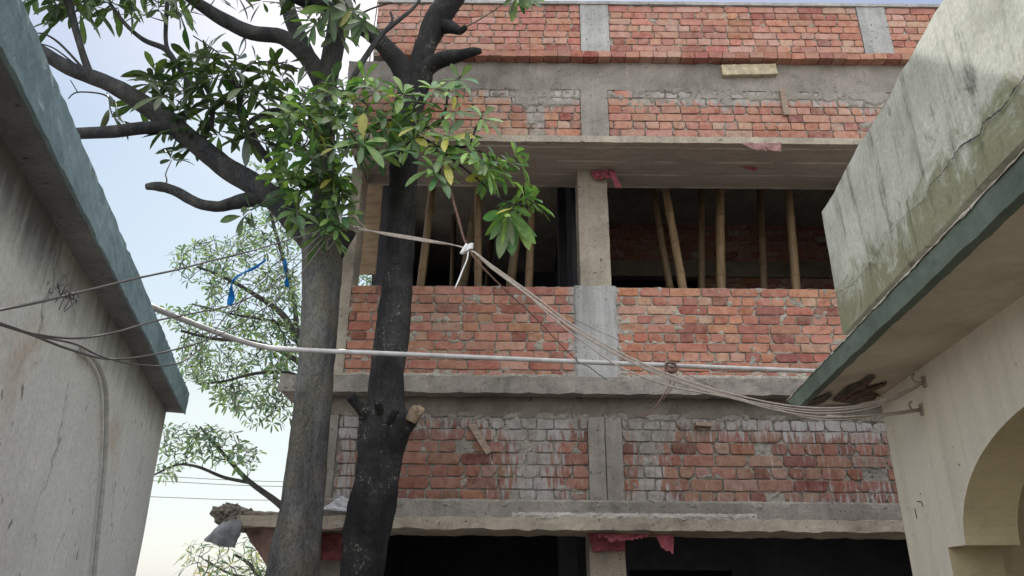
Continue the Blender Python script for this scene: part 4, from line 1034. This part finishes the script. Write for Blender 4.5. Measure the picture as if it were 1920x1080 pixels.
# --- background tree behind the left house
def bgtree(label, limbs, polys, Y, L, bright, yellow, base, slim=.28, n_leaf=(5, 7), name='tree'):
    t = Tree()
    t.limb([Vector((base[0], base[1], 0)), Vector((base[0] + .05, base[1], base[2] * .5)), Vector((base[0], base[1], base[2]))], [.2, .16, .12], 10)
    for s_ in limbs: limb_px(t, s_, 8, .05)
    for poly, n, y0, y1, md in polys:
        for (w, ax) in t.grow(scatter(poly, n, y0, y1, md), .0045):
            whorl(t.leaves, w, ax * .6 + Vector((uni(-.5, .5), uni(-.6, .3), .5)), random.randint(*n_leaf), L, bright, yellow, .1, slim)
    e = empty(name); tag(e, label, 'tree')
    t.wood.build('trunk', [M['bark_far'], M['bark_far']], e, True); crown(t, M['leaf_far'], M['bark_far'], e)
Y9 = 9.6
b = P(590, 900, Y9)
bgtree('fine leafed background tree showing between the left house and grey trunk',
       [[(592, 900, 24, Y9), (590, 780, 22, Y9), (580, 700, 20, Y9), (560, 640, 16, Y9), (530, 590, 13, Y9), (490, 560, 10, Y9), (430, 525, 7, Y9 - .2), (370, 500, 5, Y9 - .3)],
        [(575, 690, 14, Y9), (530, 660, 10, Y9), (470, 640, 9, Y9 - .1), (400, 635, 7, Y9 - .2), (340, 620, 5, Y9 - .3)],
        [(560, 640, 12, Y9), (550, 560, 9, Y9 + .2), (530, 480, 8, Y9 + .3), (510, 410, 7, Y9 + .3), (500, 350, 5, Y9 + .3)],
        [(545, 615, 9, Y9), (500, 600, 7, Y9 - .2), (440, 590, 5, Y9 - .3), (360, 570, 4, Y9 - .3)],
        [(585, 720, 14, Y9), (540, 700, 9, Y9 - .1), (480, 700, 7, Y9 - .2), (420, 715, 5, Y9 - .2), (370, 720, 4, Y9 - .3)],
        [(592, 1010, 20, Y9), (555, 975, 18, Y9), (520, 942, 14, Y9 - .1), (470, 905, 11, Y9 - .2), (440, 875, 9, Y9 - .2), (405, 835, 7, Y9 - .3), (375, 800, 4, Y9 - .3)],
        [(470, 905, 8, Y9 - .2), (420, 895, 7, Y9 - .2), (370, 875, 6, Y9 - .3), (330, 872, 5, Y9 - .3), (290, 890, 4, Y9 - .3)]],
       [([(310, 480), (350, 455), (430, 440), (500, 390), (560, 420), (565, 560), (560, 640), (480, 600), (400, 560), (340, 520)], 200, Y9 - .9, Y9 + .6, 6),
        ([(305, 580), (400, 560), (560, 600), (565, 740), (520, 760), (420, 760), (340, 700), (330, 640)], 190, Y9 - .9, Y9 + .5, 6),
        ([(470, 300), (540, 320), (570, 420), (500, 420), (460, 380)], 50, Y9 + .1, Y9 + .7, 8),
        ([(295, 810), (340, 790), (420, 800), (490, 850), (470, 890), (400, 870), (350, 870), (300, 900)], 85, Y9 - .6, Y9, 6),
        ([(340, 620), (560, 600), (560, 770), (430, 770), (350, 720)], 90, Y9 - .3, Y9 + .9, 6), ([(340, 470), (450, 440), (560, 440), (560, 620), (420, 600)], 80, Y9, Y9 + .9, 6), ([(430, 740), (545, 730), (545, 790), (470, 800)], 26, Y9 - .4, Y9 + .2, 12),
        ([(655, 500), (705, 500), (705, 535), (655, 535)], 18, Y9 + 1.6, Y9 + 2.2, 6)],
       Y9, .125, 1.9, .0, (b.x, Y9, b.z))
Y11 = 11.5
b = P(500, 1150, Y11)
bgtree('feathery yellow green tree top below the hanging sack',
       [[(505, 1150, 12, Y11), (490, 1100, 10, Y11), (470, 1060, 8, Y11), (440, 1040, 5, Y11)], [(480, 1085, 7, Y11), (430, 1075, 5, Y11), (385, 1050, 4, Y11)], [(490, 1100, 8, Y11), (540, 1070, 6, Y11), (610, 1060, 6, Y11 - .3)]],
       [([(350, 1015), (420, 1015), (470, 1005), (510, 1040), (540, 1090), (340, 1090)], 42, Y11 - .8, Y11 + .6, 9), ([(600, 1040), (645, 1040), (645, 1090), (600, 1090)], 9, Y11 - .4, Y11 + .4, 7)],
       Y11, .2, 1.8, .2, (b.x, Y11, max(.8, b.z)), .16, (6, 9))

# ------------------------------------------------------------------ pipe, cables, ties
pp = atZ(287, 577, fT + .02)
plst = [pp + (pp - P(490, 650, 4.6)).normalized() * .12, pp, P(350, 602, lerp(pp.y, 4.6, .4)), P(430, 632, lerp(pp.y, 4.6, .75)), P(492, 650, 4.6), P(560, 656, 4.62), P(800, 666, 4.72), P(1080, 678, 4.86), P(1300, 687, 4.98), P(1530, 696, 5.1), P(1800, 706, 5.2)]
mb = MB(); mb.tube(plst, .0165, 12, sub=5)
tag(mb.build('conduit_pipe', M['pipe'], None, True), 'long pale conduit pipe slung across the lane from roof to canopy', 'pipe')

hook1 = onplane(1735, 716, oR, nR); hook2 = onplane(1730, 768, oR, nR)
knot = P(878, 466, 4.55)
start = P(668, 428, 4.72)
def depthY(px):      # cables run from the tree to the right hand wall
    t = (px - 878) / (1735 - 878); return lerp(4.55, hook1.y - .02, max(0, t))
cb = empty('cable_bundle'); tag(cb, 'bundle of dusty beige cables sagging from the tree to the right wall', 'cables')
paths = [[(920, 500), (1000, 560), (1060, 605), (1150, 660), (1250, 706), (1350, 739), (1450, 761), (1530, 770), (1600, 766), (1660, 752), (1735, 716)],
         [(922, 497), (1004, 556), (1066, 604), (1155, 657), (1255, 702), (1355, 734), (1450, 756), (1530, 765), (1600, 762), (1660, 748), (1735, 718)],
         [(920, 502), (1001, 562), (1061, 608), (1151, 663), (1250, 709), (1350, 741), (1450, 764), (1530, 775), (1610, 770), (1670, 752), (1735, 720)],
         [(926, 503), (990, 553), (1040, 600), (1120, 660), (1170, 692), (1260, 725), (1370, 746), (1450, 768), (1540, 782), (1640, 778), (1730, 768)],
         [(921, 499), (1003, 557), (1064, 602), (1153, 657), (1253, 704), (1360, 738), (1440, 762), (1530, 786), (1620, 784), (1680, 776), (1730, 770)]]
for i, pl_ in enumerate(paths):
    o_ = (i - 2) * .006
    left = [P(612, 455 - i * 6, 4.85), P(640, 425 + 2 * i, 4.78), start + Vector((0, 0, o_)), P(720, 436 + i * 1.0, 4.68), P(800, 449 + i * 1.2, 4.62), knot + Vector((0, .004 * i, o_ * .6))]
    pts = left + [P(x, y, depthY(x)) for x, y in pl_[:-1]] + [hook1 if pl_[-1][1] < 740 else hook2]
    mb = MB(); mb.tube(pts, .005 if i != 4 else .0035, 6, sub=4)
    mb.build('cable', M['cable'], cb, True)
def wire(name, pts, r, mat, label, cat, group=None, nz=0.0, seg=6):
    mb = MB(); mb.tube(pts, r, seg, sub=5, nz=nz, fr=40); return tag(mb.build(name, mat, None, True), label, cat, group)
mb = MB()
n = 40
rp = [P(838, 335, 4.6), P(846, 362, 4.58), P(858, 405, 4.56), knot, P(925, 522, 4.56), P(1000, 592, 4.68), P(1050, 645, 4.8), P(1083, 676, 4.84)]
mb.tube(rp, [.009, .009, .009, .009, .006, .0045, .004, .004], 7, sub=8, nz=.35, fr=90)
q, _ = spline(rp[:4], [1] * 4, 10)
for k in range(60):
    c = random.choice(q); mb.tube([c, c + Vector((uni(-.03, .03), uni(-.03, .03), uni(-.03, .03)))], .0012, 3, sub=1, cap=False)
tag(mb.build('coir_rope', M['rope'], None, True), 'hairy brown rope from the hanging leaves down to the pipe', 'rope')
wire('loose_wire', [P(1080, 676, 4.83), P(1090, 682, 4.82), P(1105, 688, 4.85), P(1120, 700, 4.9), P(1138, 712, 4.95)], .003, M['cable_dark'], 'short dark wire dangling off the pipe before the cement strip', 'wire')
# white tie on the knot
mb = MB()
for k in range(5):
    mb.tube([knot + Vector((.03 * math.cos(a), .02 * math.sin(a), -.015 + .008 * k + .018 * math.cos(a))) for a in [i * .785 + k for i in range(9)]], .006, 6, sub=3)
mb.tube([knot, knot + Vector((-.01, -.02, .02)), knot + Vector((-.045, -.02, -.05))], [.008, .01, .013], 6, sub=3)
mb.tube([knot, P(876, 485, 4.53), P(868, 505, 4.52), P(860, 525, 4.5), P(853, 541, 4.5)], [.006, .005, .005, .006, .004], 6, sub=4)
tag(mb.build('white_tie', M['white'], None, True), 'white plastic tie knotted round the cables, with loose tail', 'tie')
mb = MB(); c = P(641, 412, 4.7)
mb.tube([P(624, 370, 4.72), P(630, 385, 4.7), P(636, 400, 4.7), P(643, 420, 4.7)], [.004, .007, .012, .02], 7, sub=4)
mb.tube([P(624, 370, 4.72), P(618, 395, 4.72), P(610, 420, 4.74)], .004, 6, sub=4)
tag(mb.build('white_tie', M['white'], None, True), 'white plastic strip tied to the fork of the grey trunk', 'tie')
mb = MB()
for k in range(9):
    a0 = P(uni(596, 625), uni(430, 470), 4.9); a1 = P(uni(630, 660), uni(395, 430), 4.72); a2 = P(uni(660, 690), uni(425, 436), 4.72)
    mb.tube([a0, a0.lerp(a1, .5) + Vector((uni(-.04, .04), uni(-.05, .02), uni(-.04, .04))), a1, a2], .0038, 5, sub=4)
tag(mb.build('cable_tangle', M['cable'], None, True), 'tangle of pale cable looped round the tree fork', 'cables')
# wire coil on pipe
mb = MB(); c = P(1258, 688, 4.9)
for k in range(8):
    ph = uni(0, 6); r1 = uni(.022, .042); ax = uni(-.5, .5)
    mb.tube([c + Vector((r1 * math.cos(ph + j * .7) + .012 * uni(-1, 1), r1 * ax * math.sin(ph + j * .7) - .02, r1 * math.sin(ph + j * .7) - .012 + .01 * uni(-1, 1))) for j in range(10)], .0032, 5, sub=3)
mb.tube([c, P(1256, 720, 4.88), P(1243, 742, 4.86), P(1228, 764, 4.85), P(1212, 778, 4.85), P(1193, 780, 4.85)], .0045, 6, sub=4)
mb.tube([c, P(1270, 705, 4.88), P(1258, 730, 4.88), P(1240, 752, 4.87)], .0035, 6, sub=4)
mb.tube([c, P(1200, 655, 4.95), P(1120, 620, 5.0), P(1060, 590, 5.05)], .0018, 5, sub=4)
mb.tube([c, P(1310, 712, 4.8), P(1360, 735, 4.6), P(1400, 742, 4.5)], .0025, 5, sub=4)
tag(mb.build('wire_coil', M['rope'], None, True), 'brown wire coil wound on the pipe with a dangling loop', 'wire')
# hooks on the right wall
for (hk, lab, rod) in ((hook1, 'upper iron hook holding cables on the cream wall', None), (hook2, 'lower iron hook with taped rod on the cream wall', (1600, 782))):
    h = empty('wall_hook'); tag(h, lab, 'hook', 'cable hooks on the right wall')
    mb = MB(); mb.rbox(-.03, .03, -.012, .0, -.03, .03, step=.02, amp=.002, frame=lambda p, hk=hk: hk + dR * p.x * .5 + nR * p.y + Vector((0, 0, p.z))); mb.build('plate', M['iron'], h)
    mb = MB(); mb.tube([hk, hk - nR * .05, hk - nR * .06 + Vector((0, 0, .03)), hk - nR * .045 + Vector((0, 0, .045))], .006, 7, sub=4)
    e = P(1650, 752, depthY(1650)) if rod is None else P(1550, 781, depthY(1550))
    mb.tube([hk - nR * .01, hk.lerp(e, .45) + Vector((0, 0, -.012)), e], .008 if rod is None else .010, 7, sub=4)
    mb.build('rod', M['iron'], h, True)
# cables to the left, running towards the viewer along the left house
def LX(px): return lerp(-1.17, -1.30, min(1.1, px / 600))
def lw(pts): return [atX(x, y, LX(x)) for x, y in pts]
wire('service_cable', lw([(598, 434), (540, 450), (480, 468), (400, 488), (330, 506), (255, 522), (190, 538), (140, 550), (70, 567), (0, 581), (-120, 606)]), .0038, M['cable_dark'], 'topmost dark cable left of the tree, carrying a tuft of debris', 'cable', 'cables running left from the tree')
wire('service_cable', lw([(606, 446), (560, 494), (510, 535), (440, 570), (360, 588), (290, 602), (220, 622), (150, 634), (80, 629), (20, 613), (-60, 590)]), .0034, M['cable_dark'], 'second cable from the top, dipping across the left wall', 'cable', 'cables running left from the tree')
wire('service_cable', lw([(612, 450), (540, 540), (470, 595), (400, 632), (340, 652), (270, 668), (200, 673), (130, 655), (60, 628), (0, 606), (-60, 585)]), .0034, M['cable_dark'], 'lowest sagging cable crossing the left wall and eave', 'cable', 'cables running left from the tree')
wire('service_cable', lw([(600, 440), (560, 478), (500, 522), (430, 585), (380, 650), (330, 682), (260, 684), (190, 668), (140, 645), (70, 630), (0, 609), (-60, 590)]), .003, M['cable_dark'], 'thin cable crossing the others at the roof corner', 'cable', 'cables running left from the tree')
mb = MB(); c = atX(122, 553, LX(122))
for k in range(15):
    p = c + Vector((uni(-.01, .01), uni(-.045, .045), uni(-.008, .01))); mb.tube([p, p + Vector((uni(-.02, .02), uni(-.03, .03), uni(-.015, .02))), p + Vector((uni(-.02, .02), uni(-.05, .03), uni(-.05, .01)))], .0011, 4, sub=2)
tag(mb.build('debris_tuft', M['dark'], None, True), 'dark tuft of dry debris caught on the left cable', 'debris')
# blue strips
def ribbon(name, pts, w, lab):
    mb = MB(); P_ = lw(pts)
    Q, _ = spline(P_, [1] * len(P_), 5); n = len(Q)
    def fn(u, v):
        p = Q[min(n - 1, int(round(u * (n - 1))))]; k = w * (.6 + .4 * math.sin(u * 9)) * (1 - .3 * abs(u - .5))
        t = (Q[min(n - 1, int(u * (n - 1)) + 1)] - Q[max(0, int(u * (n - 1)) - 1)]).normalized(); s_ = t.cross(Vector((.3, 1, .2))).normalized()
        return p + s_ * (v - .5) * k + Vector((0, 1, 0)) * .01 * math.sin(u * 12 + v * 4)
    mb.grid(fn, n - 1, 4); o = tag(mb.build(name, M['blue'], None, True), lab, 'plastic strip', 'blue plastic strips tied to cables'); o.modifiers.new('t', 'SOLIDIFY').thickness = .002
ribbon('blue_strip', [(497, 488), (480, 500), (455, 512), (440, 522), (433, 535), (434, 555), (431, 572)], .032, 'long blue plastic strip draped over the left cables')
ribbon('blue_strip', [(535, 486), (534, 500), (537, 520), (538, 538)], .03, 'short blue plastic strip hanging beside the grey trunk')
# far power lines
for i, (y0, y1) in enumerate(((893, 903), (902, 912), (932, 938))):
    wire('power_line', [P(180, y0 - 4, 24), P(300, y0, 24), P(420, (y0 + y1) / 2 + 1.5, 24), P(525, y1, 24), P(700, y1 + 2, 24)], .011, M['cable_dark'], ('topmost far power line behind the background tree', 'middle far power line behind the background tree', 'lowest far power line above the hanging sack')[i], 'power line', 'far power lines')

# ------------------------------------------------------------------ ground, world, sun
mb = MB(); mb.add([(-300, -300, 0), (300, -300, 0), (300, 300, 0), (-300, 300, 0)], [(0, 1, 2, 3)])
tag(mb.build('ground', M['ground']), kind='structure')
EL, AZ = math.radians(44.5), math.radians(-16.8)
w = bpy.data.worlds.new('World'); scene.world = w; w.use_nodes = True; nt = w.node_tree
sky = nt.nodes.new('ShaderNodeTexSky'); sky.sky_type = 'NISHITA'; sky.sun_disc = False
sky.sun_elevation = EL; sky.sun_rotation = AZ; sky.air_density = 1.3; sky.dust_density = 1.2; sky.ozone_density = 3.0
bg = nt.nodes['Background']; nt.links.new(sky.outputs[0], bg.inputs[0]); bg.inputs[1].default_value = .05
# bright hazy overcast over the blue sky: paler towards the horizon, with unseen fill light added overhead and behind the viewer
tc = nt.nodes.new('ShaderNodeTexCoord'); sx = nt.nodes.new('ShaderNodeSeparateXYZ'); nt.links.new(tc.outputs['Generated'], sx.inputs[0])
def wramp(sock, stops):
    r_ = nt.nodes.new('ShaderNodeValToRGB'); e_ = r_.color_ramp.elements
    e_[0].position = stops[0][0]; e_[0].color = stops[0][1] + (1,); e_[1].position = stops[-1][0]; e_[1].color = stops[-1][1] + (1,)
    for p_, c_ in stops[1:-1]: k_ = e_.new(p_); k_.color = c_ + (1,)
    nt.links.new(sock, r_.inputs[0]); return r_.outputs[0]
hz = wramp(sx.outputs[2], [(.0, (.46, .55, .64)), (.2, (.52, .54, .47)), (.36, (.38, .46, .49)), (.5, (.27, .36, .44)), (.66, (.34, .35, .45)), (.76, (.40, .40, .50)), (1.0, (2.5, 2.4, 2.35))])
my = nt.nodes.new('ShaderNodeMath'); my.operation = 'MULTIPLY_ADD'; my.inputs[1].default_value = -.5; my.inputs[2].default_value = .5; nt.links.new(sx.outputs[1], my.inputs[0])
back_fill = wramp(my.outputs[0], [(.40, (0, 0, 0)), (.75, (1.45, 1.42, 1.36)), (1.0, (1.8, 1.75, 1.65))])
for sock, st_ in ((hz, 1.0), (back_fill, 1.0)):
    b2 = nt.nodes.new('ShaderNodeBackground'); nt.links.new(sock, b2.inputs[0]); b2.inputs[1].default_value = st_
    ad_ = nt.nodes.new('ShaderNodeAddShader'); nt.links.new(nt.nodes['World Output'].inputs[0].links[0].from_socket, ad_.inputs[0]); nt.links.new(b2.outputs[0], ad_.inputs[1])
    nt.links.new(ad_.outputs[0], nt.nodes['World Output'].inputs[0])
sd = bpy.data.lights.new('sun', 'SUN'); sd.energy = 3.6; sd.angle = math.radians(.5); sd.color = (1, .95, .88)
so = bpy.data.objects.new('sun', sd); col.objects.link(so)
sv = Vector((math.sin(AZ) * math.cos(EL), math.cos(AZ) * math.cos(EL), math.sin(EL)))
so.rotation_euler = sv.to_track_quat('Z', 'Y').to_euler(); so.location = sv * 60
scene.view_settings.view_transform = 'Standard'; scene.view_settings.look = 'None'; scene.view_settings.exposure = 0
